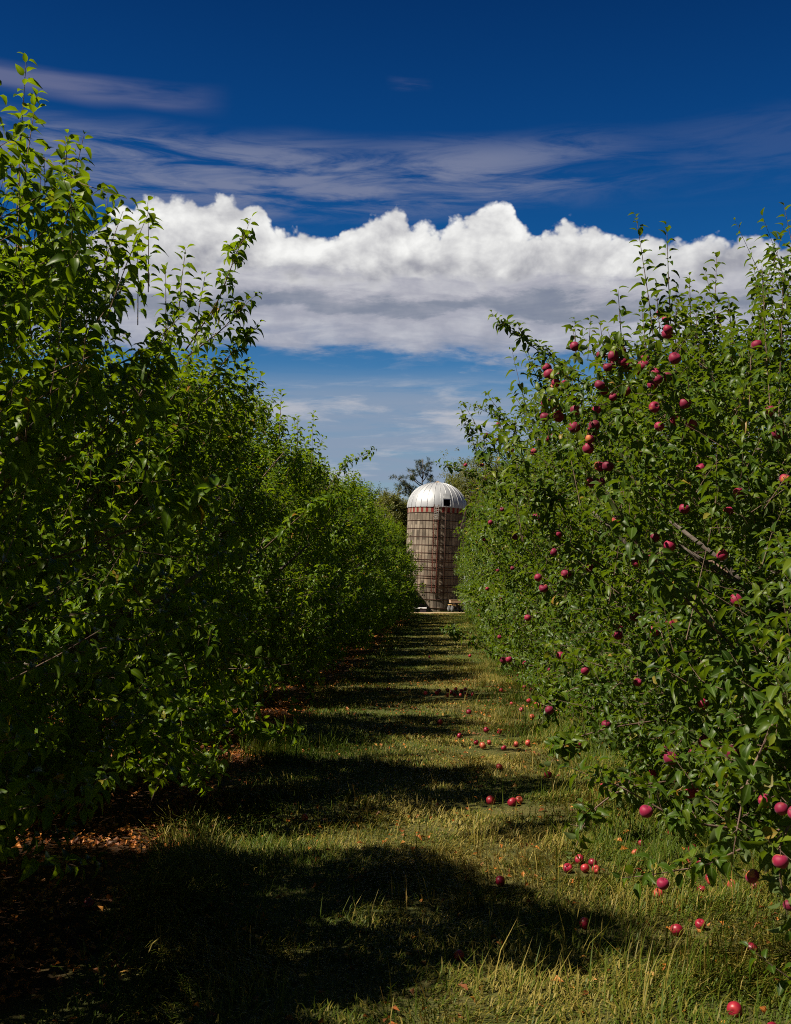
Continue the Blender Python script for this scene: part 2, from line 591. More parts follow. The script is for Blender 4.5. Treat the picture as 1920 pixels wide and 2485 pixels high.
# ------------------------------------------------------------------ leaves and shoots
def leaf_template(droop, fold, twist, lod=False):
    if lod:
        st_ = [(0.0, 0.0), (0.48, 0.31), (1.0, 0.0)]
    else:
        st_ = [(0.0, 0.0), (0.22, 0.215), (0.5, 0.275), (0.78, 0.175), (1.0, 0.0)]
    vs, rib = [], []

    def P(x, y, e):
        z = -droop * y * y + fold * abs(x) * 1.6
        a = twist * y
        return (x * math.cos(a) - z * math.sin(a) * 0.2, y * (1 - 0.18 * droop * y) + 0.22, z + x * math.sin(a))
    idx = []
    for y, w in st_:
        if w == 0:
            vs.append(P(0, y, 0)); rib.append(1); idx.append((len(vs) - 1,))
        else:
            for s in (-w, 0, w):
                vs.append(P(s, y, 0)); rib.append(1 if s == 0 else 0)
            idx.append(tuple(range(len(vs) - 3, len(vs))))
    tris, quads = [], []
    for A, B in zip(idx, idx[1:]):
        if len(A) == 1:
            tris += [(A[0], B[1], B[0]), (A[0], B[2], B[1])]
        elif len(B) == 1:
            tris += [(A[0], A[1], B[0]), (A[1], A[2], B[0])]
        else:
            quads += [(A[0], A[1], B[1], B[0]), (A[1], A[2], B[2], B[1])]
    if not lod:
        k = len(vs)
        vs += [(-0.012, 0, 0), (0.012, 0, 0)]
        rib += [1, 1]
        tris.append((k, k + 1, 0))
    return np.array(vs), [t for t in (tris, quads) if t], np.array(rib, float)


LEAF_HI = [leaf_template(*a) for a in ((0.40, 0.34, 0.15), (0.70, 0.42, -0.25), (0.22, 0.28, 0.35), (0.95, 0.45, 0.0), (0.55, 0.60, -0.40))]
LEAF_LO = [leaf_template(*a, lod=True) for a in ((0.4, 0.35, 0.1), (0.7, 0.45, -0.2), (0.2, 0.3, 0.2))]


def norm(a):
    return a / (np.linalg.norm(a, axis=-1, keepdims=True) + 1e-9)


def add_shoots(rs, leaves, twigs, base, direc, length, m, lsize, hi=True, yellow=0.02, tint=None, bend=0.25, twig_r=0.0028, side_only=0.0):
    """Shoots with m leaves each in a spiral. base, direc (K,3); length, lsize (K,)"""
    K = len(base)
    d = norm(direc)
    bendv = rs.normal(0, 1, (K, 3)) * bend * 0.5 + np.array([0, 0, bend * 0.5])
    ref = norm(rs.normal(0, 1, (K, 3)))
    p1 = norm(np.cross(d, ref))
    p2 = np.cross(d, p1)
    j = (np.arange(m) + 0.6) / m
    pos = base[:, None] + (d[:, None] * j[None, :, None] + bendv[:, None] * (j ** 2)[None, :, None] * 0.5) * length[:, None, None]
    tang = norm(d[:, None] + bendv[:, None] * j[None, :, None])
    phi = rs.uniform(0, 6.28, (K, 1)) + np.arange(m)[None] * 2.4 + rs.normal(0, .25, (K, m))
    rad = np.cos(phi)[..., None] * p1[:, None] + np.sin(phi)[..., None] * p2[:, None]
    alpha = np.radians(78 - 45 * j[None] ** 2 + rs.normal(0, 11, (K, m)))
    ld = norm(tang * np.cos(alpha)[..., None] + rad * np.sin(alpha)[..., None] + np.array([0, 0, -0.12]))
    n = tang + np.array([0, 0, 0.75]) + rs.normal(0, .28, (K, m, 3))
    n = norm(n - (n * ld).sum(-1, keepdims=True) * ld)
    side = np.cross(ld, n)
    sz = lsize[:, None] * (0.62 + 0.5 * np.sin(np.pi * np.clip(j * 0.85 + 0.12, 0, 1)))[None] * rs.uniform(0.72, 1.15, (K, m))
    if tint is None:
        tint = rs.beta(2.2, 2.4, (K, 1)) * 0.6 + rs.uniform(0, 0.34, (K, m))
    else:
        tint = np.broadcast_to(tint[:, None], (K, m)) + rs.uniform(-.1, .1, (K, m))
    tint = np.where(rs.rand(K, m) < yellow, rs.uniform(0.95, 1.0, (K, m)), np.minimum(tint, 0.93))
    R = np.stack([side, ld, n], -1).reshape(-1, 3, 3) * sz.reshape(-1, 1, 1)
    T = pos.reshape(-1, 3)
    tint = tint.ravel()
    temps = LEAF_HI if hi else LEAF_LO
    which = rs.randint(0, len(temps), len(T))
    for i, (tv, tf, rib) in enumerate(temps):
        s = which == i
        k = int(s.sum())
        leaves.instances(tv, tf, R[s], T[s], {'tint': np.repeat(tint[s], len(tv)), 'rib': np.tile(rib, k)})
    if twigs is not None:
        # three-sided twig with three rings
        jj = np.array([-0.15, 0.45, 0.98])
        cen = base[:, None] + (d[:, None] * jj[None, :, None] + bendv[:, None] * (jj ** 2)[None, :, None] * 0.5) * length[:, None, None]
        ang = np.arange(3) * 2.094
        off = np.cos(ang)[None, :, None] * p1[:, None] + np.sin(ang)[None, :, None] * p2[:, None]
        rr = np.array([1.0, 0.8, 0.4]) * twig_r
        vv = cen[:, :, None] + off[:, None] * rr[None, :, None, None]
        q = [(i * 3 + a, i * 3 + (a + 1) % 3, (i + 1) * 3 + (a + 1) % 3, (i + 1) * 3 + a) for i in range(2) for a in range(3)]
        fo = (np.arange(K) * 9)[:, None, None] + np.array(q)[None]
        twigs.add(vv.reshape(-1, 3), [fo.reshape(-1, 4)])


class Crown:
    """An uneven crown envelope in a tree's own coordinates."""
    def __init__(self, seed, a, b_, zc, c, amp=0.13, zmin=0.3, ex=2.6, flare=0.0, taper=0.0):
        rs = np.random.RandomState(seed)
        self.s = np.array([a, b_, c])
        self.low = c / max(zc - 0.1, 0.3)
        self.zc, self.zmin, self.ex, self.amp, self.flare, self.taper = zc, zmin, ex, amp, flare, taper
        k = norm(rs.normal(0, 1, (7, 3))) * rs.uniform(2.0, 5.5, (7, 1))
        self.k, self.ph = k, rs.uniform(0, 6.28, 7)
        self.rs = rs

    def wave(self, p):
        return np.sin(p @ self.k.T + self.ph).sum(-1) / 2.6

    def fl(self, z):
        return (1 - self.flare * np.clip(1 - z / 2.6, 0, 1) ** 1.5) * (1 - self.taper * np.clip((z - 1.2) / 3.3, 0, 1))

    def f(self, p):
        q = (p - np.array([0, 0, self.zc])) / self.s
        q = q / np.stack([self.fl(p[:, 2])] * 2 + [np.ones(len(p))], 1)
        q[:, 2] = np.where(q[:, 2] < 0, -np.abs(q[:, 2] * self.low) ** 1.7, q[:, 2])
        r = (np.abs(q) ** self.ex).sum(-1) ** (1 / self.ex)
        return r - self.amp * self.wave(p)

    def sample(self, n, lo, hi):
        rs = self.rs
        out_p, out_d = [], []
        while sum(map(len, out_p)) < n:
            u = norm(rs.normal(0, 1, (n, 3)))
            q = u / ((np.abs(u) ** self.ex).sum(-1, keepdims=True) ** (1 / self.ex))
            s = rs.uniform(lo, hi, (n, 1))
            q[:, 2] = np.where(q[:, 2] < 0, -np.abs(q[:, 2]) ** (1 / 1.7) / self.low, q[:, 2])
            p = q * self.s * s + np.array([0, 0, self.zc])
            p = (p - [0, 0, self.zc]) * (1 + self.amp * self.wave(p)[:, None]) + [0, 0, self.zc]
            p[:, :2] *= self.fl(p[:, 2])[:, None]
            keep = (p[:, 2] > self.zmin) & (rs.rand(n) < np.clip(0.50 + 1.0 * np.sin(p @ (self.k[:4] * 1.5).T + self.ph[:4]).sum(-1) / 2, 0.04, 1))
            out_p.append(p[keep])
            g = np.sign(q) * np.abs(q) ** (self.ex - 1) / self.s
            out_d.append(norm(g)[keep])
        return np.concatenate(out_p)[:n], np.concatenate(out_d)[:n]


def arch(rs, leaves, twigs, pts, hi=True, lsize=0.07, step=0.055, r=0.007):
    """A bare arching branch through pts (own coordinates) set with leafy spurs and a leafy tip."""
    pts = np.asarray(pts, float)
    t = np.linspace(0, 1, len(pts))
    k = 24
    tt = np.linspace(0, 1, k)
    c = np.stack([np.interp(tt, t, pts[:, i]) for i in range(3)], 1)
    for _ in range(4):
        c[1:-1] = (c[:-2] + 2 * c[1:-1] + c[2:]) / 4
    twigs.tube(c, np.linspace(r, r * 0.35, k), 5)
    L = np.linalg.norm(np.diff(c, axis=0), axis=1).sum()
    n = max(3, int(L / step))
    s = np.sort(rs.uniform(0.08, 1, n))
    B = np.stack([np.interp(s, tt, c[:, i]) for i in range(3)], 1)
    D = np.stack([np.interp(s, tt, np.gradient(c, axis=0)[:, i]) for i in range(3)], 1)
    D = norm(D)
    rr = norm(rs.normal(0, 1, (n, 3)))
    dirs = norm(D * 0.5 + rr * 0.9 + np.array([0, 0, 0.5]))
    add_shoots(rs, leaves, twigs, B, dirs, rs.uniform(0.04, 0.13, n), 5, np.full(n, lsize), hi)
    tip = norm(c[-1] - c[-4])
    add_shoots(rs, leaves, twigs, c[-1:] - tip * 0.05, tip[None], np.array([0.2]), 9, np.array([lsize]), hi)


def limb_tree(rs, trunk, branches, crown, r0=0.11, fork=0.65, n=7):
    """Trunk with scaffold limbs that curve out to the crown, and their side branches."""
    lean = rs.normal(0, 0.05, 2)
    top_ = np.array([lean[0], lean[1], fork])
    trunk.tube([(0, 0, -0.08), (0, 0, 0.0), (lean[0] * .3, lean[1] * .3, fork * .45), top_, top_ + [0, 0, .35], top_ + [lean[0], lean[1], 1.6], top_ + [lean[1], lean[0], 2.9]],
               [r0 * 1.5, r0 * 1.25, r0, r0 * 0.95, r0 * .75, r0 * 0.45, r0 * .16], 9)
    for i in range(n):
        a = i * 2.4 + rs.uniform(-.3, .3)
        z1 = rs.uniform(0.5, 1.05) if i < 4 else rs.uniform(1.0, 1.9)
        reach = rs.uniform(0.62, 0.86)
        end = np.array([math.cos(a) * crown.s[0] * reach, math.sin(a) * crown.s[1] * reach, crown.zc + rs.uniform(-0.45, 0.5) * crown.s[2]])
        st = np.array([top_[0], top_[1], z1 if z1 < fork + 0.3 else fork + 0.35])
        mid = (st + end) / 2 + np.array([0, 0, -0.25]) + rs.normal(0, .1, 3)
        ts = np.linspace(0, 1, 7)[:, None]
        pts = (1 - ts) ** 2 * st + 2 * ts * (1 - ts) * mid + ts ** 2 * end
        pts[1:-1] += rs.normal(0, .035, (5, 3))
        trunk.tube(pts, np.linspace(r0 * .55, 0.014, 7), 7)
        for _ in range(5):
            u = rs.uniform(0.3, 0.95)
            q = np.array([np.interp(u, ts[:, 0], pts[:, c]) for c in range(3)])
            e = q + norm(np.array([math.cos(a), math.sin(a), 0.3]) * .5 + rs.normal(0, .7, 3) + [0, 0, .25]) * rs.uniform(.5, 1.0)
            m_ = (q + e) / 2 + rs.normal(0, .06, 3)
            branches.tube([q, m_, e], [0.013, 0.009, 0.004], 5)


def build_apple_tree(seed, crown, n_shoots, hi, leafmat, loc, sprouts=12, extra=None, lsize=0.075, lsc=1.0, skirt=300):
    """Returns (trunk mesh, branches mesh, crown mesh)."""
    rs = np.random.RandomState(seed)
    trunk, branches, leaves = Buf(), Buf(), Buf()
    limb_tree(rs, trunk, branches, crown)
    for share, lo, hi_ in ((0.66, 0.80, 1.02), (0.34, 0.38, 0.80)):
        n = int(n_shoots * share)
        p, o = crown.sample(n, lo, hi_)
        low = np.clip((p[:, 2:3] - 0.6) / 1.4, 0.0, 1)
        d = norm(o * 0.6 + np.array([0, 0, 1.0]) * (0.12 + 0.55 * low) + rs.normal(0, .38, (n, 3)))
        L = rs.uniform(0.14, 0.40, n) * lsc
        m = 11 if hi else 10
        long_ = rs.rand(n) < 0.3
        for sel, mm, k in ((long_, m + 4, 1.45), (~long_, m, 0.9)):
            if sel.any():
                add_shoots(rs, leaves, branches, p[sel] - d[sel] * (L[sel] * .5)[:, None], d[sel], L[sel] * k, mm, rs.uniform(.86, 1.14, sel.sum()) * lsize, hi)
    # low skirt of drooping shoots, so the wall of leaves reaches down
    if skirt:
        ang = rs.uniform(0, 6.28, skirt)
        q = np.stack([np.cos(ang), np.sin(ang)], 1)
        q = q / ((np.abs(q) ** 2.6).sum(1, keepdims=True) ** (1 / 2.6)) * rs.uniform(.55, 1.0, (skirt, 1))
        z = crown.zmin + rs.uniform(0.05, 1.0, skirt) ** 1.2 * 1.2
        p = np.concatenate([q * crown.s[:2] * (0.86 + 0.10 * np.clip(z / 1.2, 0, 1))[:, None], z[:, None]], 1)
        o = norm(np.concatenate([q, np.zeros((skirt, 1))], 1))
        d = norm(o * .8 + rs.normal(0, .4, (skirt, 3)) + [0, 0, .1])
        L = rs.uniform(.18, .42, skirt)
        add_shoots(rs, leaves, branches, p - d * (L * .6)[:, None], d, L, 12, rs.uniform(.86, 1.14, skirt) * lsize, hi)
    # upright water sprouts above the crown
    if sprouts:
        ang = rs.uniform(0, 6.28, sprouts)
        rad = np.sqrt(rs.uniform(0.02, 0.75, sprouts))
        p = np.stack([np.cos(ang) * rad * crown.s[0], np.sin(ang) * rad * crown.s[1], np.zeros(sprouts)], 1)
        q = np.clip(1 - (np.abs(p[:, 0] / crown.s[0]) ** crown.ex + np.abs(p[:, 1] / crown.s[1]) ** crown.ex), 0.02, 1) ** (1 / crown.ex)
        p[:, 2] = crown.zc + crown.s[2] * q * 0.98 - 0.12
        d = norm(np.array([0, 0, 1.0]) + rs.normal(0, .16, (sprouts, 3)))
        add_shoots(rs, leaves, branches, p, d, rs.uniform(.4, .85, sprouts) * 1.0, 17, np.full(sprouts, lsize * .95), hi, bend=0.18, twig_r=0.004)
    loc = np.asarray(loc, float)
    for e in (extra or []):
        if e[0] == 'sprout':                     # world tip, length, lean
            tip, L, lean = e[1] - loc, e[2], np.asarray(e[3], float)
            d = norm(np.array([0, 0, 1.0]) + lean)
            nl = max(8, int(L / 0.026))
            add_shoots(rs, leaves, branches, (tip - d * L)[None], d[None], np.array([L]), nl, np.array([lsize * (e[4] if len(e) > 4 else 1.2)]), hi, bend=0.1, twig_r=0.005)
        elif e[0] == 'spur':                     # leaves of the fruiting spur an apple hangs from
            q = e[1] - loc
            nsp = 2
            d = norm(rs.normal(0, 1, (nsp, 3)) + [-.25, -.1, .35])
            add_shoots(rs, leaves, branches, (q + [0.03, 0.05, 0.045])[None] + rs.normal(0, .025, (nsp, 3)), d, rs.uniform(.09, .2, nsp), 6, np.full(nsp, lsize), hi)
        else:                                    # world polyline
            arch(rs, leaves, branches, [q - loc for q in e[1]], hi, lsize * (e[2] if len(e) > 2 else 1.0))
    return (trunk.mesh('trunk', M_BARK, True), branches.mesh('branches', M_TWIG, True), leaves.mesh('crown', leafmat, True))


def place_tree(meshes, loc, label, group, rz=0.0, sc=1.0, name='apple_tree', cat='apple tree', parts=('trunk', 'branches', 'crown')):
    r = empty(name, loc, rz)
    r.scale = (sc, sc, sc)
    tag(r, label, cat, group)
    for nm, me in zip(parts, meshes):
        link(bpy.data.objects.new(nm, me), r)
    return r


# ------------------------------------------------------------------ the two rows
LX, RX = -4.25, 3.95
G_L, G_R = 'apple trees in the row left of the grass lane', 'apple trees in the row right of the grass lane'
CROWNS = []                         # (crown, location) of the right-hand trees, for hanging apples

# left row, near trees one by one
left_near = [
    (-3.0, None), (1.1, None),  # both out of view, heightened and thinned for the shade they cast
    (5.2, [('sprout', at(20, 112, 7.4), 0.95, (0.03, 0, 0)), ('sprout', at(50, 165, 7.2), 0.8, (0.1, 0, 0)), ('sprout', at(140, 285, 6.9), 0.75, (0.06, 0, 0)), ('sprout', at(165, 300, 7.0), 0.6, (0.15, 0, 0)),
           ('sprout', at(240, 452, 7.3), 0.5, (0.0, 0, 0)), ('sprout', at(88, 330, 7.3), 0.7, (0.02, 0, 0)), ('sprout', at(15, 260, 6.8), 0.7, (0.0, 0, 0)), ('sprout', at(110, 400, 7.2), 0.6, (0.1, 0, 0)),
           ('sprout', at(200, 520, 7.3), 0.55, (0.1, 0, 0)), ('sprout', at(60, 460, 7.1), 0.7, (0.0, 0, 0)), ('sprout', at(150, 470, 7.1), 0.6, (0.05, 0, 0)), ('sprout', at(280, 560, 7.4), 0.5, (0.1, 0, 0)), ('sprout', at(30, 380, 7.0), 0.6, (0.1, 0, 0)), ('arch', [at(-60, 1150, 5.6), at(150, 1120, 5.1), at(330, 960, 4.9), at(372, 840, 4.9)], 1.05),
           ('arch', [at(-40, 1400, 5.6), at(200, 1330, 5.0), at(420, 1240, 4.8), at(470, 1215, 4.8)], 1.05),
           ('arch', [at(-60, 1250, 5.4), at(40, 1120, 4.8), at(50, 1000, 4.7)], 1.0)]),
    (9.4, [('sprout', at(345, 475, 8.7), 0.6, (0.0, 0, 0)), ('sprout', at(430, 585, 9.0), 0.5, (0.05, 0, 0)), ('sprout', at(390, 640, 9.0), 0.5, (0.0, 0, 0)), ('sprout', at(480, 650, 9.1), 0.5, (0.1, 0, 0)), ('sprout', at(320, 560, 8.8), 0.6, (0.0, 0, 0)), ('arch', [at(440, 840, 9.6), at(520, 720, 9.2), at(560, 610, 9.0), at(585, 552, 9.0)]),
           ('arch', [at(440, 860, 9.6), at(530, 790, 9.2), at(585, 730, 9.1)]), ('arch', [at(430, 1000, 9.6), at(545, 860, 9.3), at(595, 805, 9.2)]),
           ('arch', [at(260, 1640, 9.0), at(450, 1715, 8.6), at(600, 1765, 8.6), at(690, 1775, 8.6)], 1.15),
           ('arch', [at(260, 1720, 8.8), at(400, 1790, 8.4), at(475, 1880, 8.2)], 1.15)]),
    (13.6, [('sprout', at(595, 862, 12.6), 0.6, (0.02, 0, 0)), ('sprout', at(625, 905, 12.8), 0.5, (0.1, 0, 0)), ('sprout', at(680, 945, 13.6), 0.5, (0.05, 0, 0)), ('arch', [at(640, 1330, 12.8), at(740, 1240, 12.0), at(800, 1215, 11.8)])]),
    (17.8, [('sprout', at(755, 1000, 18.5), 0.75, (0.0, 0, 0)), ('sprout', at(720, 1010, 17.5), 0.4, (0.0, 0, 0)), ('arch', [at(790, 1190, 18.6), at(840, 1120, 18.4), at(893, 1098, 18.2)])]),
]
left_label = {
    -3.0: 'unseen apple tree behind the camera in the left row, added for its shade',
    1.1: 'unseen nearest apple tree on the left, shaped to shade the lower left ground',
    5.2: 'tall near apple tree filling the left edge of the view, topmost shoots in the picture',
    9.4: 'apple tree in the left row with a leafy shoot leaning out against the big cloud',
    13.6: 'apple tree in the left row just beyond the one leaning against the cloud',
    17.8: 'left row apple tree with one thin upright shoot standing above its sloping top',
}
for i, (y, extra) in enumerate(left_near):
    cr = Crown(100 + i, (2.6, 2.75, 2.85, 2.7, 2.3, 2.6)[i], (1.9, 1.9, 1.95, 1.85, 1.75, 1.85)[i], (2.8, 2.8, 2.55, 2.55, 2.55, 2.6)[i], (2.7, 2.7, 2.2, 2.2, 1.9, 2.25)[i], amp=0.16, zmin=0.36, flare=0.05, ex=2.3, taper=(0.1, 0.1, 0.27, 0.22, 0.22, 0.2)[i])
    loc = (LX + (0.0, 0.1, 0.0, 0.1, 0.15, 0.1)[i], y, 0)
    me = build_apple_tree(200 + i, cr, (1300, 1350, 4100, 3500, 2700, 2800)[i], y > 4, M_LEAF_L, loc, (0, 0, 0, 2, 6, 8)[i], extra, lsize=0.084)
    place_tree(me, loc, left_label[y], G_L)

right_near = [
    (0.6, None),
    (5.3, [('arch', [at(2010, 1500, 4.8), at(1880, 1700, 4.3), at(1790, 1890, 4.1), at(1765, 2010, 4.05)], 1.0),
           ('arch', [at(2050, 1800, 4.6), at(1940, 1900, 4.2), at(1860, 2040, 4.1), at(1870, 2140, 4.1)], 1.0), ('arch', [at(1980, 2350, 4.6), at(1930, 2370, 4.5), at(1870, 2330, 4.5)], 0.85),
           ('arch', [at(1900, 1700, 5.6), at(1700, 1500, 5.2), at(1560, 1350, 5.1), at(1500, 1240, 5.1)], 1.0), ('arch', [at(1900, 1980, 5.4), at(1700, 2080, 5.2), at(1560, 2105, 5.1)], 0.95),
           ('arch', [at(1800, 2000, 5.6), at(1640, 1980, 5.4), at(1500, 1900, 5.4), at(1440, 1880, 5.4)], 1.0)]),
    (9.0, [('sprout', at(1850, 655, 6.9), 0.9, (-0.05, 0, 0), 1.05), ('sprout', at(1905, 660, 6.8), 0.8, (0.05, 0, 0), 1.05), ('sprout', at(1560, 515, 8.6), 1.15, (-0.10, 0, 0)), ('sprout', at(1622, 555, 8.7), 0.85, (-0.04, 0, 0)), ('sprout', at(1740, 620, 8.9), 0.8, (0.02, 0, 0)), ('sprout', at(1500, 705, 8.8), 0.55, (-0.1, 0, 0)),
           ('sprout', at(1680, 665, 9.0), 0.5, (0, 0, 0)), ('sprout', at(1600, 690, 8.7), 0.6, (-.05, 0, 0)), ('sprout', at(1650, 700, 8.9), 0.55, (.05, 0, 0)), ('sprout', at(1710, 720, 8.6), 0.55, (0, 0, 0)), ('sprout', at(1780, 735, 8.4), 0.6, (0, 0, 0)),
           ('sprout', at(1560, 745, 8.7), 0.6, (-.1, 0, 0)), ('sprout', at(1830, 745, 7.6), 0.6, (.05, 0, 0)), ('sprout', at(1460, 770, 9.0), 0.5, (-.1, 0, 0)), ('arch', [at(1600, 1180, 8.8), at(1540, 1080, 8.2), at(1510, 1020, 8.0)], 1.1), ('arch', [at(1500, 1400, 8.6), at(1330, 1290, 8.0), at(1320, 1200, 7.9)], 1.05),
           ('arch', [at(1560, 1640, 9.6), at(1400, 1660, 9.2), at(1345, 1690, 9.0), at(1325, 1725, 9.0)], 1.05), ('arch', [at(1600, 1740, 8.6), at(1470, 1760, 8.2), at(1370, 1790, 8.1), at(1350, 1820, 8.1)], 1.05),
           ('arch', [at(1650, 1880, 7.6), at(1500, 1900, 7.2), at(1420, 1960, 7.1), at(1400, 2010, 7.1)], 1.05)]),
    (13.5, [('arch', [at(1480, 960, 12.2), at(1370, 905, 11.4), at(1290, 830, 11.2), at(1222, 782, 11.0)], 1.1), ('sprout', at(1400, 775, 12.4), 0.35, (0, 0, 0)), ('sprout', at(1440, 770, 12.2), 0.4, (0.1, 0, 0)),
            ('arch', [at(1450, 1020, 12.4), at(1340, 980, 11.6), at(1290, 880, 11.4)], 1.0)]),
    (17.8, [('arch', [at(1290, 1110, 17.2), at(1230, 1020, 16.6), at(1165, 990, 16.4)]), ('arch', [at(1230, 1180, 17.0), at(1160, 1100, 16.6), at(1125, 1010, 16.4)]), ('sprout', at(1275, 955, 17.0), 0.5, (0, 0, 0)),
            ('arch', [at(1260, 1620, 15.4), at(1190, 1580, 14.6), at(1125, 1545, 14.2), at(1092, 1530, 14.0)], 0.95), ('arch', [at(1260, 1240, 17.0), at(1180, 1160, 16.8), at(1080, 1130, 16.6)])]),
]
right_label = {
    0.6: 'apple tree beside the camera at the near end of the right row',
    5.3: 'nearest apple tree on the right, leafy branches hanging into the right edge of the view',
    9.0: 'apple tree on the right whose two tall sprouts stand highest against the cloud',
    13.5: 'apple tree on the right with an arching bare-necked branch reaching over the lane',
    17.8: 'apple tree on the right with drooping branch tips just above the silo dome',
}
def hit_crown(px, py, level=0.99):
    """March a sight line into the right-hand crowns; returns the entry point."""
    D0 = (6.3 if py < 1500 else 4.4) if px > 1740 else (6.5 if py < 1500 else 5.2) if px > 1560 else 7.6 if px > 1300 else 10.0 if px > 1180 else 15.0
    Ds = np.arange(D0, 60, 0.04)
    P = np.stack([(px - VPX) / F * Ds, Ds, CAM_H + (HZY - py) / F * Ds], 1)
    fm = np.full(len(Ds), 9.0)
    own = np.zeros(len(Ds))
    for cr, loc, ty in CROWNS:
        s = np.abs(Ds - loc[1]) < 3.6
        if s.any():
            v = cr.f(P[s] - loc)
            v = np.where(P[s][:, 2] < cr.zmin - 0.1, 5, v)
            b_ = v < fm[s]
            idx = np.where(s)[0][b_]
            fm[idx] = v[b_]
            own[idx] = ty
    k = np.argmax(fm < level) if (fm < level).any() else int(np.argmin(fm))
    return P[k], own[k], fm[k]


z3 = [(1137, 628), (1160, 655), (1168, 698), (1165, 720), (770, 770), (883, 805), (935, 812), (968, 790), (935, 845), (973, 838), (1000, 850), (910, 862), (1068, 828), (1062, 857), (1040, 882), (1110, 890), (1122, 915),
      (1160, 905), (1098, 940), (1195, 825), (650, 862), (660, 890), (715, 890), (688, 928), (680, 950), (725, 935), (875, 938), (893, 962), (985, 965), (930, 990), (757, 997), (770, 1045), (645, 1015), (640, 1050),
      (690, 1050), (700, 1075), (640, 1075), (860, 1045), (838, 1138), (830, 1170), (822, 1210), (765, 1120), (850, 1112), (1105, 1035), (1195, 1092), (1125, 1118), (1235, 1020), (1260, 1110), (1595, 1055), (1625, 1148),
      (1545, 770), (870, 1288), (905, 1287), (830, 1355), (872, 1352), (390, 1150), (433, 1172), (443, 1105), (300, 1280), (370, 1280), (385, 1335), (1298, 1298), (1455, 1405), (1650, 1345), (1392, 655), (705, 1420),
      (455, 1470), (600, 1505), (945, 1520), (1225, 1470), (1410, 1480), (1230, 790), (495, 1215), (590, 1225), (660, 1165)]
z5 = [(1100, 185), (1160, 222), (1380, 260), (1020, 292), (1085, 280), (825, 315), (1680, 295), (435, 325), (497, 315), (605, 355), (673, 247), (690, 172), (390, 402), (450, 447), (628, 400), (720, 340), (405, 120),
      (508, 182), (378, 192), (947, 565), (940, 598), (1045, 545), (1090, 580), (1160, 550), (1010, 520), (1435, 450), (697, 683), (560, 525), (510, 530), (357, 515), (355, 490), (430, 635), (465, 632), (440, 605), (485, 600),
      (455, 703), (480, 700), (545, 715), (650, 742), (683, 862), (648, 912), (1018, 795), (885, 970), (930, 870), (1285, 880), (1297, 1040), (1245, 1085), (1405, 1085), (1550, 1060), (725, 1055), (762, 1055), (1125, 1080),
      (1150, 1110), (990, 910), (1235, 1245), (1070, 1175), (800, 745), (730, 338), (1265, 965)]
hang = [(960 + x * .569, 400 + y * .569) for x, y in z3] + [(960 + x * .569, 1200 + y * .569) for x, y in z5]
NEAR_R = []
for i, (y, extra) in enumerate(right_near):
    cr = Crown(300 + i, (2.4, 3.0, 2.8, 2.8, 2.9)[i], (2.0, 2.0, 2.4, 2.45, 2.45)[i], (2.0, 1.3, 2.3, 2.35, 2.35)[i], (1.6, 1.15, 2.05, 2.35, 2.5)[i], amp=0.16, zmin=0.15, ex=(2.2, 2.2, 2.6, 2.6, 2.6)[i], flare=(0.1, 0.06, 0.08, 0.15, 0.22)[i])
    loc = (RX + (0.8, 0.35, 0.0, -0.05, -0.15)[i], y, 0)
    NEAR_R.append((cr, loc))
    CROWNS.append((cr, np.array(loc, float), y))
cr_far = [Crown(610 + i, 2.8, 2.35, 2.5, 2.45, amp=0.20, zmin=0.22, flare=0.2) for i in range(3)]
rs = np.random.RandomState(19)
FAR_R = []
for k, y in enumerate(np.arange(22.0, 76.0, 4.2)):
    lr = (RX + rs.uniform(-.2, .1) + (0.3 if y > 40 else -0.1), y + rs.uniform(-.2, .2), 0)
    FAR_R.append(lr)
    CROWNS.append((cr_far[k % 3], np.array(lr), y))
rs = np.random.RandomState(55)
HANG = [hit_crown(px, py, rs.uniform(0.90, 1.0)) for px, py in hang]
for i, (y, extra) in enumerate(right_near):
    cr, loc = NEAR_R[i]
    extra = list(extra or []) + [('spur', P_) for P_, ty, fm in HANG if ty == y]
    me = build_apple_tree(400 + i, cr, (1800, 4200, 4700, 4000, 3700)[i], y > 3, M_LEAF_R, loc, (0, 0, 2, 6, 7)[i], extra, lsize=0.074, skirt=(700, 1100, 1300, 900, 800)[i])
    place_tree(me, loc, right_label[y], G_R)

# far trees: three shared variants per row
var_l = [build_apple_tree(500 + i, Crown(510 + i, 2.6, 2.05, 2.7, 2.4, amp=0.22, zmin=0.32, flare=0.05, ex=2.4, taper=0.2), 1750, False, M_LEAF_L, (0, 0, 0), 7, None, 0.125) for i in range(3)]
var_r = [build_apple_tree(600 + i, cr_far[i], 1900, False, M_LEAF_R, (0, 0, 0), 7, None, 0.118) for i in range(3)]
rs = np.random.RandomState(9)
y = 22.0
k = 0
while y < 76 and k < len(FAR_R):
    lab = 'apple tree midway down the left row, merged with its neighbours' if y < 45 else 'distant apple tree at the silo end of the left row'
    place_tree(var_l[k % 3], (LX + rs.uniform(-.1, .2) + (0.4 if y > 60 else 0.15), y + rs.uniform(-.2, .2), 0), lab, G_L, (0, math.pi)[k % 2], rs.uniform(.95, 1.05))
    lab = 'apple tree midway down the right row, merged with its neighbours' if y < 45 else 'distant apple tree at the silo end of the right row'
    lr = FAR_R[k]
    place_tree(var_r[k % 3], lr, lab, G_R, 0.0, 1.0)
    y += 4.2
    k += 1
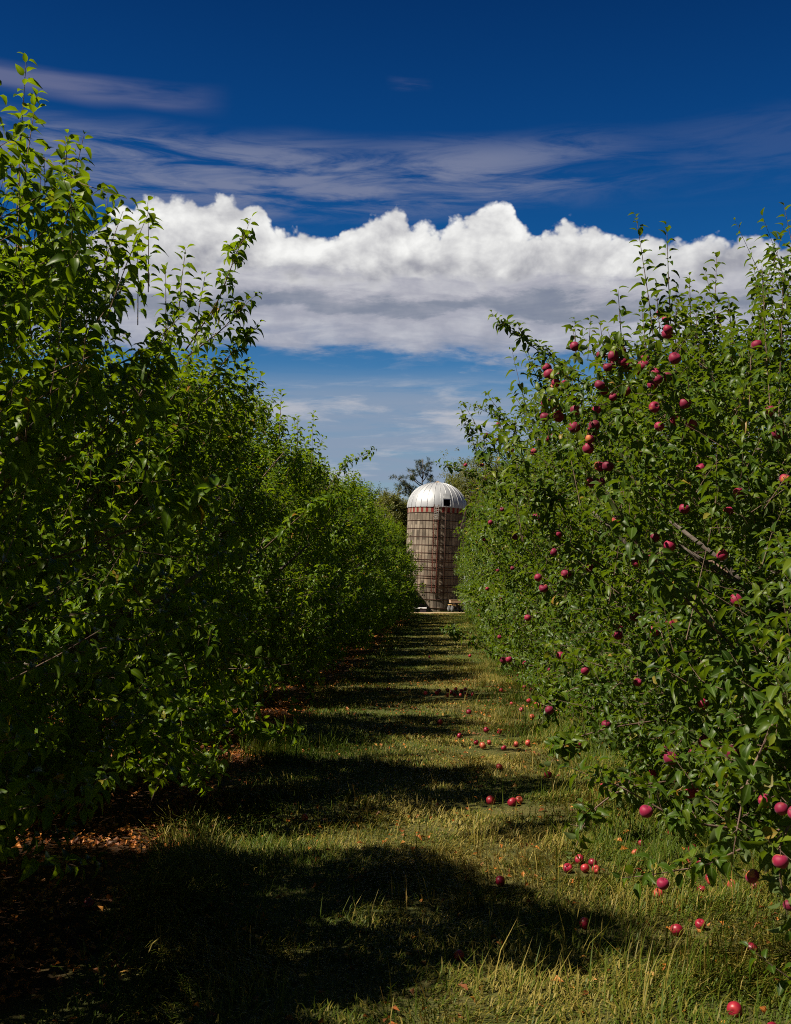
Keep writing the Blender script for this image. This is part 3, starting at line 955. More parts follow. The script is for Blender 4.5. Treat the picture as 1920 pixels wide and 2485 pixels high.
# the next rows on either side, seen only through gaps
for side, x, lab, grp, var in ((-1, -10.2, 'apple tree in the next orchard row behind the left row', 'apple trees in the row behind the left row', var_l),
                               (1, 10.0, 'apple tree in the next orchard row behind the right row', 'apple trees in the row behind the right row', var_r)):
    for k, y in enumerate(np.arange(5.0, 76.0, 4.4)):
        place_tree(var[(k + 1) % 3], (x + rs.uniform(-.2, .2), y, 0), lab, grp, (math.pi, 0)[k % 2], rs.uniform(.88, .98))

# ------------------------------------------------------------------ silo
SX, SY, SR = -0.28, 88.0, 2.26
silo = empty('farm_silo', (SX, SY, 0))
silo.rotation_euler = (0, math.radians(2.2), 0)
tag(silo, 'old concrete stave silo with silver dome and red and white band ending the lane', 'silo')

M_STAVE, nt, out = mat_new('silo_staves')
co = objco(nt)
x_, y_, z_ = sepxyz(nt, co)
theta = x_.op('ARCTAN2', y_)
NST = 54.0
seg = theta * (NST / (2 * math.pi))
cell = seg.op('FLOOR')
fr = seg.op('FRACT')
joint = (fr - 0.5).op('ABSOLUTE').step(0.33, 0.5)
rib4 = (theta * (NST * 3 / (2 * math.pi))).op('FRACT')
rib4 = (rib4 - 0.5).op('ABSOLUTE').step(0.30, 0.5)
wn = nt.nodes.new('ShaderNodeTexWhiteNoise')
wn.noise_dimensions = '2D'
nt.links.new(combine(nt, cell, (z_ * 1.3 + cell * 0.5).op('FLOOR'), 0.0), wn.inputs['Vector'])
wv = S(nt, wn.outputs['Value'])
drip = noise(nt, combine(nt, theta * 60.0, z_ * 0.55, 1.0), scale=1.0, detail=5, rough=0.6)
blot = noise(nt, co, scale=0.8, detail=5, rough=0.6)
c = ramp(nt, (wv * 0.26 + drip * 0.48 + blot * 0.28), [(0.34, (0.080, 0.066, 0.053)), (0.5, (0.225, 0.182, 0.142)), (0.66, (0.38, 0.32, 0.25))])
c = mixc(nt, joint * 0.85, c, (0.075, 0.05, 0.04))
c = mixc(nt, rib4 * 0.6 * z_.step(5.2, 4.4), c, (0.10, 0.08, 0.065))
c = mixc(nt, rib4 * 0.5, c, (0.07, 0.058, 0.048))
rust = (wv.step(0.80, 0.86) * joint.max(rib4) * z_.step(5.5, 3.8)) * drip.step(0.35, 0.6)
c = mixc(nt, rust, c, (0.19, 0.065, 0.03))
streak_r = noise(nt, combine(nt, theta * 26.0, z_ * 0.3, 9.0), scale=1.0, detail=4).step(0.60, 0.74) * z_.step(6.5, 2.0)
c = mixc(nt, streak_r * 0.55, c, (0.24, 0.10, 0.05))
p = principled(nt, c, 0.9, 0.15)
bump(nt, p, (joint + rib4 * 0.5) * -1.0, 0.8, 0.03)
nt.links.new(p.outputs[0], out.inputs[0])
M_RUST = simple_mat('rusty_steel', (0.055, 0.025, 0.017), 0.45, 8, 0.8, 0.3, bmp=0.3)
M_LADDER = simple_mat('rusty_red_ladder', (0.085, 0.022, 0.013), 0.4, 8, 0.75, 0.3, bmp=0.2)
M_GALV, nt, out = mat_new('galvanised_dome')
co = objco(nt)
x_, y_, z_ = sepxyz(nt, co)
n = noise(nt, combine(nt, x_ * 1.0, y_ * 1.0, z_ * 0.6), scale=1.2, detail=5, rough=0.6)
th = x_.op('ARCTAN2', y_)
pan = nt.nodes.new('ShaderNodeTexWhiteNoise')
pan.noise_dimensions = '1D'
nt.links.new((th * (28 / (2 * math.pi)) + 0.5).op('FLOOR').s, pan.inputs['W'])
c = ramp(nt, n * 0.6 + S(nt, pan.outputs['Value']) * 0.4, [(0.25, (0.36, 0.37, 0.40)), (0.75, (0.50, 0.51, 0.54))])
p = principled(nt, c, n.step(0.3, 0.7, 0.46, 0.60), 0.5, 0.35)
bump(nt, p, noise(nt, co, scale=5, detail=3), 0.06, 0.02)
nt.links.new(p.outputs[0], out.inputs[0])
M_GALV2 = simple_mat('dull_galvanised', (0.50, 0.51, 0.53), 0.2, 4, 0.5, 0.4, metal=0.4, bmp=0.05)
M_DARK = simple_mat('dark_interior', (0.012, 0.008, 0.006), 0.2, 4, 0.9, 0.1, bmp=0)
M_CAP = simple_mat('weathered_tan_cap', (0.28, 0.20, 0.13), 0.3, 6, 0.8, 0.2)
EAVE = 7.95
H0 = EAVE - 0.45
v, q = lathe([(SR, 0.0), (SR, H0)], 108)
b = Buf(); b.add(v, [q]); b.obj('stave_wall', M_STAVE, silo, True)
# checkered band
M_BAND, nt, out = mat_new('red_white_band')
co = objco(nt)
x_, y_, z_ = sepxyz(nt, co)
th = x_.op('ARCTAN2', y_)
fr = (th * (34 / (2 * math.pi)) + 0.2).op('FRACT')
n = noise(nt, combine(nt, th * 50.0, z_ * 1.2, 0.0), scale=1.0, detail=5, rough=0.65)
red = ramp(nt, n, [(0.3, (0.08, 0.016, 0.013)), (0.55, (0.22, 0.028, 0.024)), (0.75, (0.32, 0.05, 0.04))])
wht = ramp(nt, n, [(0.3, (0.13, 0.11, 0.08)), (0.7, (0.36, 0.32, 0.24))])
c = mixc(nt, (fr - 0.5).op('ABSOLUTE').step(0.24, 0.26), wht, red)
p = principled(nt, c, 0.8, 0.2)
nt.links.new(p.outputs[0], out.inputs[0])
v, q = lathe([(SR - 0.002, H0), (SR - 0.002, EAVE)], 108)
b = Buf(); b.add(v, [q]); b.obj('checkered_band', M_BAND, silo, True)
# dome of flat gores
DR, DH = SR + 0.05, 1.98
NG = 28
prof = [(DR * math.cos(a) ** 0.95, EAVE + 0.0 + DH * math.sin(a)) for a in np.radians(np.linspace(0, 84, 12))]
prof = [(DR, EAVE - 0.06)] + prof
v, q = lathe(prof, NG * 4, math.pi / 2)
HT0, HT1 = 0.19, 0.45          # hatch opening between these angles right of the front (-Y), EAVE..EAVE+0.62
vq = np.array(v)
keep = []
for f in q:
    cc_ = vq[list(f)].mean(0)
    a = math.atan2(cc_[0], -cc_[1])
    keep.append(not (HT0 + .035 < a < HT1 + .02 and EAVE + 0.02 < cc_[2] < EAVE + 0.62))
b = Buf(); b.add(v, [[f for f, k in zip(q, keep) if k]]); dome = b.obj('dome_roof', M_GALV, silo, True)
for i in range(NG):
    a = (i + 0.5) * 2 * math.pi / NG + math.pi / 2
    pts = [(r * 1.004 * math.cos(a), r * 1.004 * math.sin(a), z) for r, z in prof]
    af = math.atan2(pts[0][0], -pts[0][1])
    if HT0 + .05 < af < HT1 - .02:
        pts = [p_ for p_ in pts if p_[2] > EAVE + 0.75]
    b = Buf(); b.tube(pts, 0.022, 5); b.obj('rib', M_GALV2, dome, True)
b = Buf()
v, q = lathe([(0.46, EAVE + DH * 0.955), (0.42, EAVE + DH * 0.97), (0.0, EAVE + DH * 1.075)], 24)
b.add(v, [q]); b.obj('cap', M_CAP, dome, False)
# hatch: frame, upper cover, dark inside
rf = DR + 0.015


def on(ang, r, z): return (r * math.sin(ang), -r * math.cos(ang), z)


def patch(a0, a1, z0, z1, r, mat, name, parent, rtop=None, n=6, thick=0.03):
    b = Buf()
    rtop = r if rtop is None else rtop
    vs = []
    for rr in (0, -thick):
        for z, R in ((z0, r), (z1, rtop)):
            for t in np.linspace(a0, a1, n):
                vs.append(on(t, R + rr, z))
    m = n
    q = [(i, i + 1, m + i + 1, m + i) for i in range(n - 1)] + [(2 * m + i + 1, 2 * m + i, 3 * m + i, 3 * m + i + 1) for i in range(n - 1)]
    q += [(m + i, m + i + 1, 3 * m + i + 1, 3 * m + i) for i in range(n - 1)] + [(i + 1, i, 2 * m + i, 2 * m + i + 1) for i in range(n - 1)]
    q += [(0, m, 3 * m, 2 * m), (n - 1, 2 * m + n - 1, 3 * m + n - 1, m + n - 1)]
    b.add(vs, [q])
    return b.obj(name, mat, parent)


hatch = patch(HT0 - 0.01, HT1 + 0.03, EAVE - 0.04, EAVE + 0.03, DR + 0.05, M_GALV2, 'hatch_sill', dome, thick=0.07)
patch(HT0 + 0.02, HT1 + 0.02, EAVE + 0.60, EAVE + 0.98, DR * 0.965 + 0.02, M_GALV2, 'hatch_cover', dome, DR * 0.885 + 0.02)
for a0 in (HT0 - 0.005, HT1 + 0.01):
    patch(a0, a0 + 0.028, EAVE + 0.03, EAVE + 0.62, DR + 0.03, M_GALV2, 'hatch_jamb', dome, DR * 0.97, n=2, thick=0.1)
# near-black drum added just inside, its colour standing for the interior shade
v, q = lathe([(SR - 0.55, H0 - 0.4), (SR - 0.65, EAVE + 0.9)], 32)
b = Buf(); b.add(v, [q]); b.obj('inner_shade_drum', M_DARK, silo, True)
for z in (7.46, 6.86, 6.25, 5.62, 5.0, 4.40, 3.90, 3.74, 3.30, 3.14, 2.66, 2.50, 2.0, 1.86, 1.45, 0.90, 0.27):
    a = np.arange(64) * 2 * math.pi / 64
    rr, tr = SR + 0.016, 0.026
    vs, qs = [], []
    for i, t in enumerate(a):
        for s in range(5):
            ph = s * 2 * math.pi / 5
            R_ = rr + tr * math.cos(ph)
            vs.append((R_ * math.cos(t), R_ * math.sin(t), z + tr * math.sin(ph)))
    for i in range(64):
        for s in range(5):
            qs.append((i * 5 + s, ((i + 1) % 64) * 5 + s, ((i + 1) % 64) * 5 + (s + 1) % 5, i * 5 + (s + 1) % 5))
    b = Buf(); b.add(vs, [qs]); b.obj('hoop', M_RUST, silo, True)
# ladder
lad = Buf()
for s in (-1, 1):
    lad.tube([on(0.0, SR + 0.17, 1.4) + np.array([s * 0.16 - 0.02, 0, 0]), on(0.0, SR + 0.17, EAVE + 0.1) + np.array([s * 0.16 - 0.02, 0, 0])], 0.042, 6)
ladder = lad.obj('ladder', M_LADDER, silo)
for z in np.arange(1.55, EAVE, 0.3):
    b = Buf()
    b.tube([(-0.18, -SR - 0.17, z), (0.14, -SR - 0.17, z)], 0.021, 5)
    b.obj('rung', M_LADDER, ladder)
for z in np.arange(1.6, EAVE, 0.62):
    b = Buf()
    for s in (-1, 1):
        b.tube([(s * 0.16 - 0.02, -SR - 0.17, z), (s * 0.16 - 0.10, -SR + 0.01, z)], 0.014, 5)
    b.obj('bracket', M_LADDER, ladder)
# safety cage of pale mesh at the ladder top
M_PALE = simple_mat('pale_wire', (0.50, 0.50, 0.48), 0.2, 6, 0.6, 0.4, metal=0.3, bmp=0)
cg = Buf()
for z in np.arange(EAVE - 1.0, EAVE - 0.02, 0.14):
    cg.tube([(-0.19 - .02, -SR - 0.19, z), (-0.19, -SR - 0.42, z + .05), (0.15, -SR - 0.42, z), (0.17, -SR - 0.19, z + .04)], 0.012, 4)
for xx in (-0.17, -0.02, 0.13):
    cg.tube([(xx, -SR - 0.42, EAVE - 1.05), (xx, -SR - 0.42, EAVE - 0.02)], 0.011, 4)
cg.obj('ladder_cage', M_PALE, ladder)
b = Buf()
b.tube([on(0.30, SR + 0.10, 1.2), on(0.30, SR + 0.10, EAVE)], 0.032, 8)
b.obj('filler_pipe', M_RUST, silo, True)

# ------------------------------------------------------------------ buildings near the silo
M_SHED = simple_mat('pale_grey_metal', (0.50, 0.52, 0.54), 0.12, 2, 0.55, 0.4, metal=0.2, bmp=0.05)
M_ROOF = simple_mat('grey_sheet_roof', (0.33, 0.34, 0.36), 0.15, 2, 0.5, 0.4, metal=0.3, bmp=0.05)
M_BARNW = simple_mat('weathered_barn_boards', (0.20, 0.13, 0.095), 0.35, 3, 0.9, 0.15)


def gable(name, x0, x1, y0, y1, eave, ridge, wm, rm, label, cat, ov=0.35):
    e = empty(name, ((x0 + x1) / 2, (y0 + y1) / 2, 0))
    tag(e, label, cat)
    hx, hy = (x1 - x0) / 2, (y1 - y0) / 2
    b = Buf()
    v = [(-hx, -hy, 0), (hx, -hy, 0), (hx, -hy, eave), (0, -hy, ridge), (-hx, -hy, eave), (-hx, hy, 0), (hx, hy, 0), (hx, hy, eave), (0, hy, ridge), (-hx, hy, eave)]
    b.add(v, [[(0, 1, 2, 3, 4)], [(6, 5, 9, 8, 7)], [(1, 6, 7, 2), (5, 0, 4, 9)]])
    b.obj('wall', wm, e)
    sl_ = (ridge - eave) / hx
    b = Buf()
    t = 0.08
    for s in (-1, 1):
        xo = s * (hx + ov)
        ze = eave - sl_ * ov
        vs = [(0, -hy - ov, ridge + .03), (xo, -hy - ov, ze + .03), (xo, hy + ov, ze + .03), (0, hy + ov, ridge + .03)]
        vs += [(x, y, z + t) for x, y, z in vs]
        b.add(vs, [[(0, 1, 2, 3), (4, 7, 6, 5), (0, 4, 5, 1), (1, 5, 6, 2), (2, 6, 7, 3), (3, 7, 4, 0)]])
    b.obj('roof', rm, e)
    b = Buf(); b.box((0, -hy - 0.03, 1.3), (2.4, 0.06, 2.6)); d = b.obj('door', wm, e)
    b = Buf(); b.box((0.9, -hy - 0.09, 1.2), (0.05, 0.05, 0.3)); b.obj('handle', M_RUST, d)
    for s in (-1, 1):
        b = Buf(); b.box((s * hx * 0.65, -hy - 0.02, 1.7), (0.9, 0.05, 0.9)); w = b.obj('window', M_PALE, e)
        b = Buf(); b.box((s * hx * 0.65, -hy - 0.05, 1.7), (0.76, 0.02, 0.76)); b.obj('pane', M_DARK, w)
    return e


gable('metal_shed', 1.86, 9.5, 93, 104, 4.6, 5.6, M_SHED, M_ROOF, 'pale grey metal shed showing a sliver between the silo and the right row', 'shed', ov=0.02)
gable('wooden_barn', -14.0, -3.55, 83.7, 94.0, 3.9, 6.2, M_BARNW, M_ROOF, 'brown barn behind the left row whose roof shades the foot of the silo', 'barn', ov=0.3)

# low white slab on two blocks
M_WHITE = simple_mat('white_painted_slab', (0.74, 0.74, 0.78), 0.08, 5, 0.6, 0.3, bmp=0.05)
M_BLOCK = simple_mat('shade_dark_block', (0.05, 0.035, 0.045), 0.3, 6, 0.9, 0.1)  # dark purple shadow under the plank put into the block colour
sb = empty('plank_bench', (-1.62, 83.9, 0))
tag(sb, 'long low white plank lying on shadow-dark blocks at the left foot of the silo', 'plank')
b = Buf(); b.box((0, 0, 0.30), (1.75, 0.4, 0.09)); bevel(b.obj('plank', M_WHITE, sb), 0.01)
for s in (-0.6, 0.6):
    b = Buf(); b.box((s, 0, 0.128), (0.5, 0.34, 0.256)); bevel(b.obj('block', M_BLOCK, sb), 0.01)

# small quad bike with a box on its rack
M_TAN = simple_mat('tan_box', (0.42, 0.30, 0.21), 0.2, 9, 0.8, 0.2)
M_YEL = simple_mat('faded_yellow_panel', (0.50, 0.32, 0.12), 0.2, 9, 0.5, 0.4)
M_TYRE = simple_mat('dusty_tyre', (0.10, 0.10, 0.105), 0.5, 20, 0.9, 0.2)
M_BLACKM = simple_mat('dark_metal', (0.018, 0.014, 0.014), 0.3, 10, 0.6, 0.3)
atv = empty('quad_bike', (1.42, 84.6, 0), 0.25)
tag(atv, 'small quad bike parked at the right foot of the silo', 'quad bike')
b = Buf(); b.box((0, 0, 0.42), (0.34, 1.15, 0.24)); b.box((0, 0.25, 0.60), (0.28, 0.55, 0.14)); bevel(b.obj('body', M_BLACKM, atv), 0.03)
for s in (-1, 1):
    b = Buf(); b.box((s * 0.31, -0.42, 0.53), (0.26, 0.50, 0.10)); bevel(b.obj('fender', M_YEL, atv), 0.035)
    b = Buf(); b.box((s * 0.31, 0.48, 0.53), (0.26, 0.50, 0.08)); bevel(b.obj('fender', M_YEL, atv), 0.03)
    for yy in (-0.45, 0.48):
        prof = [(0.0, -0.10), (0.11, -0.10), (0.20, -0.085), (0.245, -0.05), (0.25, 0.0), (0.245, 0.05), (0.20, 0.085), (0.11, 0.10), (0.0, 0.10)]
        v, q = lathe(prof, 20)
        v = np.stack([v[:, 2], v[:, 0], v[:, 1]], 1) + [s * 0.40, yy, 0.25]
        b = Buf(); b.add(v, [q]); w = b.obj('wheel', M_TYRE, atv, True)
        b = Buf(); b.tube([(s * 0.40 - .108, yy, 0.25), (s * 0.40 + .108, yy, 0.25)], 0.09, 12); b.obj('rim', M_GALV2, w)
b = Buf(); b.tube([(-0.36, -0.20, 0.86), (-0.15, -0.28, 0.80), (0.15, -0.28, 0.80), (0.36, -0.20, 0.86)], 0.016, 6); b.tube([(0, -0.28, 0.8), (0, -0.3, 0.5)], 0.025, 6)
b.obj('handlebar', M_BLACKM, atv)
b = Buf()
for yy in (-0.72, -0.60, -0.48):
    b.tube([(-0.42, yy, 0.66), (0.42, yy, 0.66)], 0.012, 5)
for s in (-0.38, 0.38):
    b.tube([(s, -0.74, 0.655), (s, -0.44, 0.655)], 0.012, 5)
    b.tube([(s * .6, -0.55, 0.655), (s * .6, -0.55, 0.5)], 0.012, 5)
b.obj('rack', M_BLACKM, atv)
for s in (-0.2, 0.2):
    b = Buf(); b.tube([(s, -0.60, 0.47), (s, -0.58, 0.47)], 0.05, 10); b.obj('headlight', M_PALE, atv)
b = Buf(); b.box((0, 0, 0.11), (0.92, 0.42, 0.22))
bx = b.obj('carry_box', M_TAN); bx.location = (1.40, 84.05, 0.675); bx.rotation_euler = (0, 0, 0.25); bevel(bx, 0.02)
tag(bx, 'tan storage box resting on the front rack of the quad bike', 'box')
b = Buf(); b.box((0, 0, 0.232), (0.95, 0.45, 0.02)); b.obj('lid', M_TAN, bx)


# ------------------------------------------------------------------ trees beyond the silo
def wood_tree(seed, loc, h, rad, mat, label, name='broadleaf_tree', n=3600, group='woodland trees beyond the silo', lsize=0.20):
    rs = np.random.RandomState(seed)
    cr = Crown(seed, rad, rad, h * 0.58, h * 0.43, amp=0.22, zmin=h * 0.14, ex=2.1)
    t, l = Buf(), Buf()
    t.tube([(0, 0, -0.1), (rs.normal(0, .1), 0, h * .3), (rs.normal(0, .2), 0, h * .6), (0, 0, h * .9)], [h * .024, h * .018, h * .012, 0.03], 8)
    for i in range(9):
        a = i * 2.4
        z = h * rs.uniform(.25, .65)
        t.tube([(0, 0, z), (math.cos(a) * rad * .4, math.sin(a) * rad * .4, z + h * .1), (math.cos(a) * rad * .85, math.sin(a) * rad * .85, z + h * .2)], [h * .009, h * .006, .02], 5)
    for share, lo, hi_ in ((.75, .75, 1.03), (.25, .4, .75)):
        k = int(n * share)
        p, o = cr.sample(k, lo, hi_)
        d = norm(o * .5 + rs.normal(0, .5, (k, 3)) + [0, 0, .3])
        add_shoots(rs, l, None, p, d, rs.uniform(.4, .9, k), 9, np.full(k, lsize), False)
    e = empty(name, loc)
    tag(e, label, 'tree', group)
    t.obj('trunk', M_BARK, e, True)
    l.obj('crown', mat, e, True)
    return e


for i, (px, py, D, rad, mat, lab) in enumerate([
        (1165, 1112, 112, 3.4, M_LEAF_B, 'olive tree beyond the silo, its crown just right of the dome'),
        (1120, 1165, 118, 2.2, M_LEAF_B, 'yellowing tree peeking over the right shoulder of the silo dome'),
        (1235, 1125, 108, 3.2, M_LEAF_B, 'broad olive tree beyond the silo behind the right row'),
        (958, 1208, 112, 2.0, M_LEAF_B, 'green rounded tree beyond the silo at the left edge of the dome'),
        (905, 1205, 120, 2.8, M_LEAF_G, 'green tree beyond the far end of the left row'),
        (1000, 1225, 124, 2.0, M_LEAF_B, 'low yellowish tree behind the left shoulder of the silo'),
        (1330, 1120, 118, 3.4, M_LEAF_G, 'green tree far behind the right row'),
        (800, 1200, 118, 3.2, M_LEAF_B, 'olive tree far behind the left row')]):
    P = at(px, py, D)
    wood_tree(700 + i, (P[0], P[1], 0), P[2], rad, mat, lab)

# open crowned pine right behind the dome
P = at(1026, 1112, 116)
ph = P[2]
pine = empty('pine_tree', (P[0], P[1], 0))
tag(pine, 'tall open pine with bare limbs standing behind the silo dome', 'pine tree')
t, l = Buf(), Buf()
rs = np.random.RandomState(77)
t.tube([(0.1, 0, -0.1), (0.05, 0, ph * .5), (-.05, 0, ph * .8), (0, 0, ph)], [0.24, 0.14, 0.065, 0.02], 8)
limbs = [(-2.9, .3, .76, .885), (-2.3, -.4, .74, .87), (-1.5, .4, .80, .92), (-1.1, -.3, .82, .90), (-2.6, .5, .70, .825), (-1.8, -.5, .68, .82), (-1.2, .1, .68, .79), (.9, .3, .84, .955), (.6, -.3, .90, .98),
         (-.4, .2, .90, .985), (-.6, -.3, .86, .95), (.8, .4, .78, .88), (1.0, -.5, .74, .87), (.2, .8, .86, .96), (1.6, .6, .62, .74)]
for x, yv, z0, z1 in limbs:
    A_ = np.array([0, 0, z0 * ph]); B_ = np.array([x, yv, z1 * ph])
    mid = (A_ + B_) / 2 + [0, 0, -0.25]
    pts = [A_, mid, B_]
    t.tube(pts, [0.06, 0.045, 0.02], 5)
    nt_ = 15 if z1 < .84 else 7
    u = rs.uniform(.5, 1.05, nt_)
    cpos = np.stack([np.interp(u, [0, .5, 1.0], [q[i] for q in pts]) for i in range(3)], 1) + rs.normal(0, 1, (nt_, 3)) * [.22, .2, .11] + [0, 0, .06]
    for c_ in cpos:
        k = 34
        d = norm(rs.normal(0, 1, (k, 3)) + [0, 0, .5])
        sd = norm(np.cross(d, rs.normal(0, 1, (k, 3))))
        w = .022
        base = c_ + rs.normal(0, .08, (k, 3))
        vv = np.stack([base - sd * w, base + sd * w, base + d * rs.uniform(.2, .36, (k, 1))], 1)
        l.add(vv.reshape(-1, 3), [np.arange(k * 3).reshape(k, 3)], {'tint': np.repeat(rs.rand(k), 3), 'rib': np.zeros(k * 3)})
t.obj('trunk', M_BARK, pine, True)
l.obj('crown', M_NEEDLE, pine)

fall = [(960 + x * .569, 1200 + y * .569) for x, y in
        [(143, 690), (315, 685), (320, 635), (127, 843), (175, 840), (220, 830), (220, 850), (255, 825), (250, 848), (280, 832), (275, 850), (295, 825), (298, 845), (327, 847), (310, 920), (187, 963), (270, 1020), (382, 995),
         (438, 1003), (340, 1048), (367, 1060), (395, 1047), (456, 1070), (508, 1055), (557, 1048), (447, 828), (590, 887), (617, 887), (575, 938), (530, 910), (562, 873), (400, 1288), (490, 1295), (518, 1285), (437, 1148),
         (545, 815), (570, 828), (520, 765), (605, 890), (490, 885), (185, 832), (235, 838)]]
fall += [(960 + x * .569, 1700 + y * .569) for x, y in
         [(768, 648), (718, 685), (822, 662), (790, 685), (835, 688), (438, 740), (785, 908), (1165, 933), (1262, 908), (1468, 1008), (1395, 1250), (1550, 1330), (265, 1045), (1023, 580), (998, 618), (1010, 700), (1210, 660),
          (1270, 655), (1300, 720), (1270, 770), (1395, 745), (1490, 750), (1310, 730), (1090, 785), (870, 350), (640, 300), (1235, 600), (1150, 540), (1195, 300), (1180, 330), (1150, 300)]]
fall += [(x * .569, 1600 + y * .569) for x, y in [(1305, 660), (1655, 123), (390, 1022)]]
FALL_P = np.array([ground_at(px, py, 0.030 if py > 1900 else 0.048) for px, py in fall])

# ------------------------------------------------------------------ grass, litter
rs = np.random.RandomState(31)


def waves2(seed, n=6, lo=0.8, hi=3.0):
    r = np.random.RandomState(seed)
    a = r.uniform(0, 6.28, n)
    k = np.stack([np.cos(a), np.sin(a)], 1) * r.uniform(lo, hi, (n, 1))
    ph = r.uniform(0, 6.28, n)
    return lambda x, y: np.sin(np.stack([x, y], -1) @ k.T + ph).sum(-1) / math.sqrt(n * 2) * 1.2


wa, wb, wc = waves2(1), waves2(2, 8, 2.5, 7.0), waves2(3, 5, 0.3, 1.0)


def blades(buf, x, y, h, w, flat):
    free = np.ones(len(x), bool)
    h = np.array(h, float)
    for ap in FALL_P:                       # windfalls press the grass down around them
        r2 = (x - ap[0]) ** 2 + (y - ap[1]) ** 2
        free &= r2 > 0.045 ** 2
        h[(r2 < 0.16 ** 2) | ((r2 < 0.5 ** 2) & (y < ap[1]) & (y > 9))] *= 0.5
    x, y, h, w, flat = x[free], y[free], h[free], w[free], flat[free]
    n = len(x)
    a = 2.6 * wa(x * 1.3 + 7, y * 1.3) + 1.6 * wb(x * .8, y * .8 + 3) + rs.normal(0, 1.0, n)
    d = np.stack([np.cos(a), np.sin(a), np.zeros(n)], 1)
    s = np.stack([-np.sin(a), np.cos(a), np.zeros(n)], 1)
    lean = np.clip(rs.normal(0.55, .3, n) + flat, 0.05, 1.6)
    up = np.array([0, 0, 1.0])
    B_ = np.stack([x, y, np.zeros(n)], 1)
    M_ = B_ + d * (h * np.sin(lean * .6) * .5)[:, None] + up * (h * np.cos(lean * .6) * .5)[:, None]
    T_ = M_ + d * (h * np.sin(lean * 1.25) * .55)[:, None] + up * (h * np.cos(np.minimum(lean * 1.25, 1.65)) * .5)[:, None]
    hw = (w / 2)[:, None] * s
    v = np.stack([B_ - hw, B_ + hw, M_ - hw * .85, M_ + hw * .85, T_], 1)
    o = (np.arange(n) * 5)[:, None, None]
    dry = 0.40 + 0.19 * wa(x, y) + 0.18 * wb(x, y) + 0.10 * wc(x, y)
    dry += 0.24 * np.exp(-((x - 0.05 - 0.1 * np.sin(y * .3)) / 0.75) ** 2)          # the worn middle of the lane
    dry -= 0.13 * np.clip((x - 0.8) / 0.8, 0, 1)
    tint = np.clip(dry + rs.normal(0, .26, n), 0.02, 1.0)
    buf.add(v.reshape(-1, 3), [(o + np.array([[0, 1, 3, 2]])).reshape(-1, 4), (o + np.array([[2, 3, 4]])).reshape(-1, 3)],
            {'tint': np.repeat(tint, 5), 'rib': np.zeros(n * 5)})


g = Buf()


def scatter(n, x0, x1, y0, y1, h0, h1, w0, flat, tuft=0.0):
    x = rs.uniform(x0, x1, n); y = rs.uniform(y0, y1, n)
    left = -1.75 + 0.35 * wb(x * .3, y * .35) + .25 * wa(x, y)
    keep = rs.rand(n) < np.clip((x - left) / .5 + .5, 0.0, 1) * np.clip(.75 + .35 * wb(x * 1.3, y * 1.3), .2, 1)
    keep &= rs.rand(n) < np.clip((4.4 - x) / 1.6, .12, 1)
    x, y = x[keep], y[keep]
    edge_ = np.clip((x - 0.7) / 1.2, 0, 1) + np.clip((-0.9 - x) / 1.0, 0, 1) * .8
    h = rs.uniform(h0, h1, len(x)) * (0.52 + .85 * edge_) * (1 + .35 * wb(x, y) + .25 * wa(x * 2, y * 2))
    blades(g, x, y, np.maximum(h, .02), rs.uniform(.6, 1.3, len(x)) * w0, flat * rs.uniform(.3, 1.4, len(x)))


scatter(80000, -2.9, 2.6, 4.2, 8.5, .06, .20, .0062, .75)
scatter(26000, -2.9, 2.6, 4.2, 8.5, .04, .09, .005, .2)
scatter(100000, -3.2, 3.6, 8.5, 15, .06, .17, .009, .7)
scatter(120000, -3.6, 4.0, 15, 30, .05, .11, .010, .4)
scatter(110000, -4.0, 4.4, 30, 80, .05, .11, .022, .35)
# tall loose tufts
rt = np.random.RandomState(404)
wild = [(rt.uniform(.75, 2.3), rt.uniform(4.9, 26), int(rt.uniform(18, 60)), rt.uniform(.16, .34), rt.uniform(.05, .14)) for _ in range(110)]
wild += [(rt.uniform(-1.6, .7), rt.uniform(4.9, 22), int(rt.uniform(12, 36)), rt.uniform(.12, .22), rt.uniform(.04, .12)) for _ in range(60)]
for cx, cy, n_, hh, sp in wild + [(-1.75, 12.2, 260, .30, .22), (-1.3, 12.9, 160, .25, .2), (1.25, 13.6, 260, .32, .35), (1.35, 15.2, 240, .3, .4), (1.2, 17.5, 260, .3, .5), (1.5, 9.5, 170, .34, .35), (1.15, 7.6, 110, .32, .35),
                           (1.3, 6.4, 110, .32, .3), (0.85, 6.0, 60, .30, .25), (0.2, 6.6, 50, .26, .25), (-0.6, 6.2, 60, .24, .3), (0.95, 5.2, 70, .32, .3), (-1.2, 7.4, 60, .24, .3), (-1.0, 9.6, 70, .22, .3), (0.4, 5.2, 40, .26, .3), (-0.1, 5.1, 60, .22, .4), (0.6, 7.0, 80, .24, .5), (1.0, 8.4, 120, .28, .5), (0.3, 8.2, 70, .2, .5), (-.6, 8.4, 70, .2, .5), (1.7, 6.9, 90, .25, .4),
                           (0.75, 11.0, 100, .26, .35), (1.3, 20.0, 160, .32, .5), (1.2, 24.0, 160, .32, .6)]:
    x = cx + rs.normal(0, sp, n_); y = cy + rs.normal(0, sp, n_)
    blades(g, x, y, hh * rs.uniform(.5, 1.15, n_), rs.uniform(.004, .007, n_), np.full(n_, .05))
tag(g.obj('grass', M_GRASS), kind='stuff')

lt = Buf()


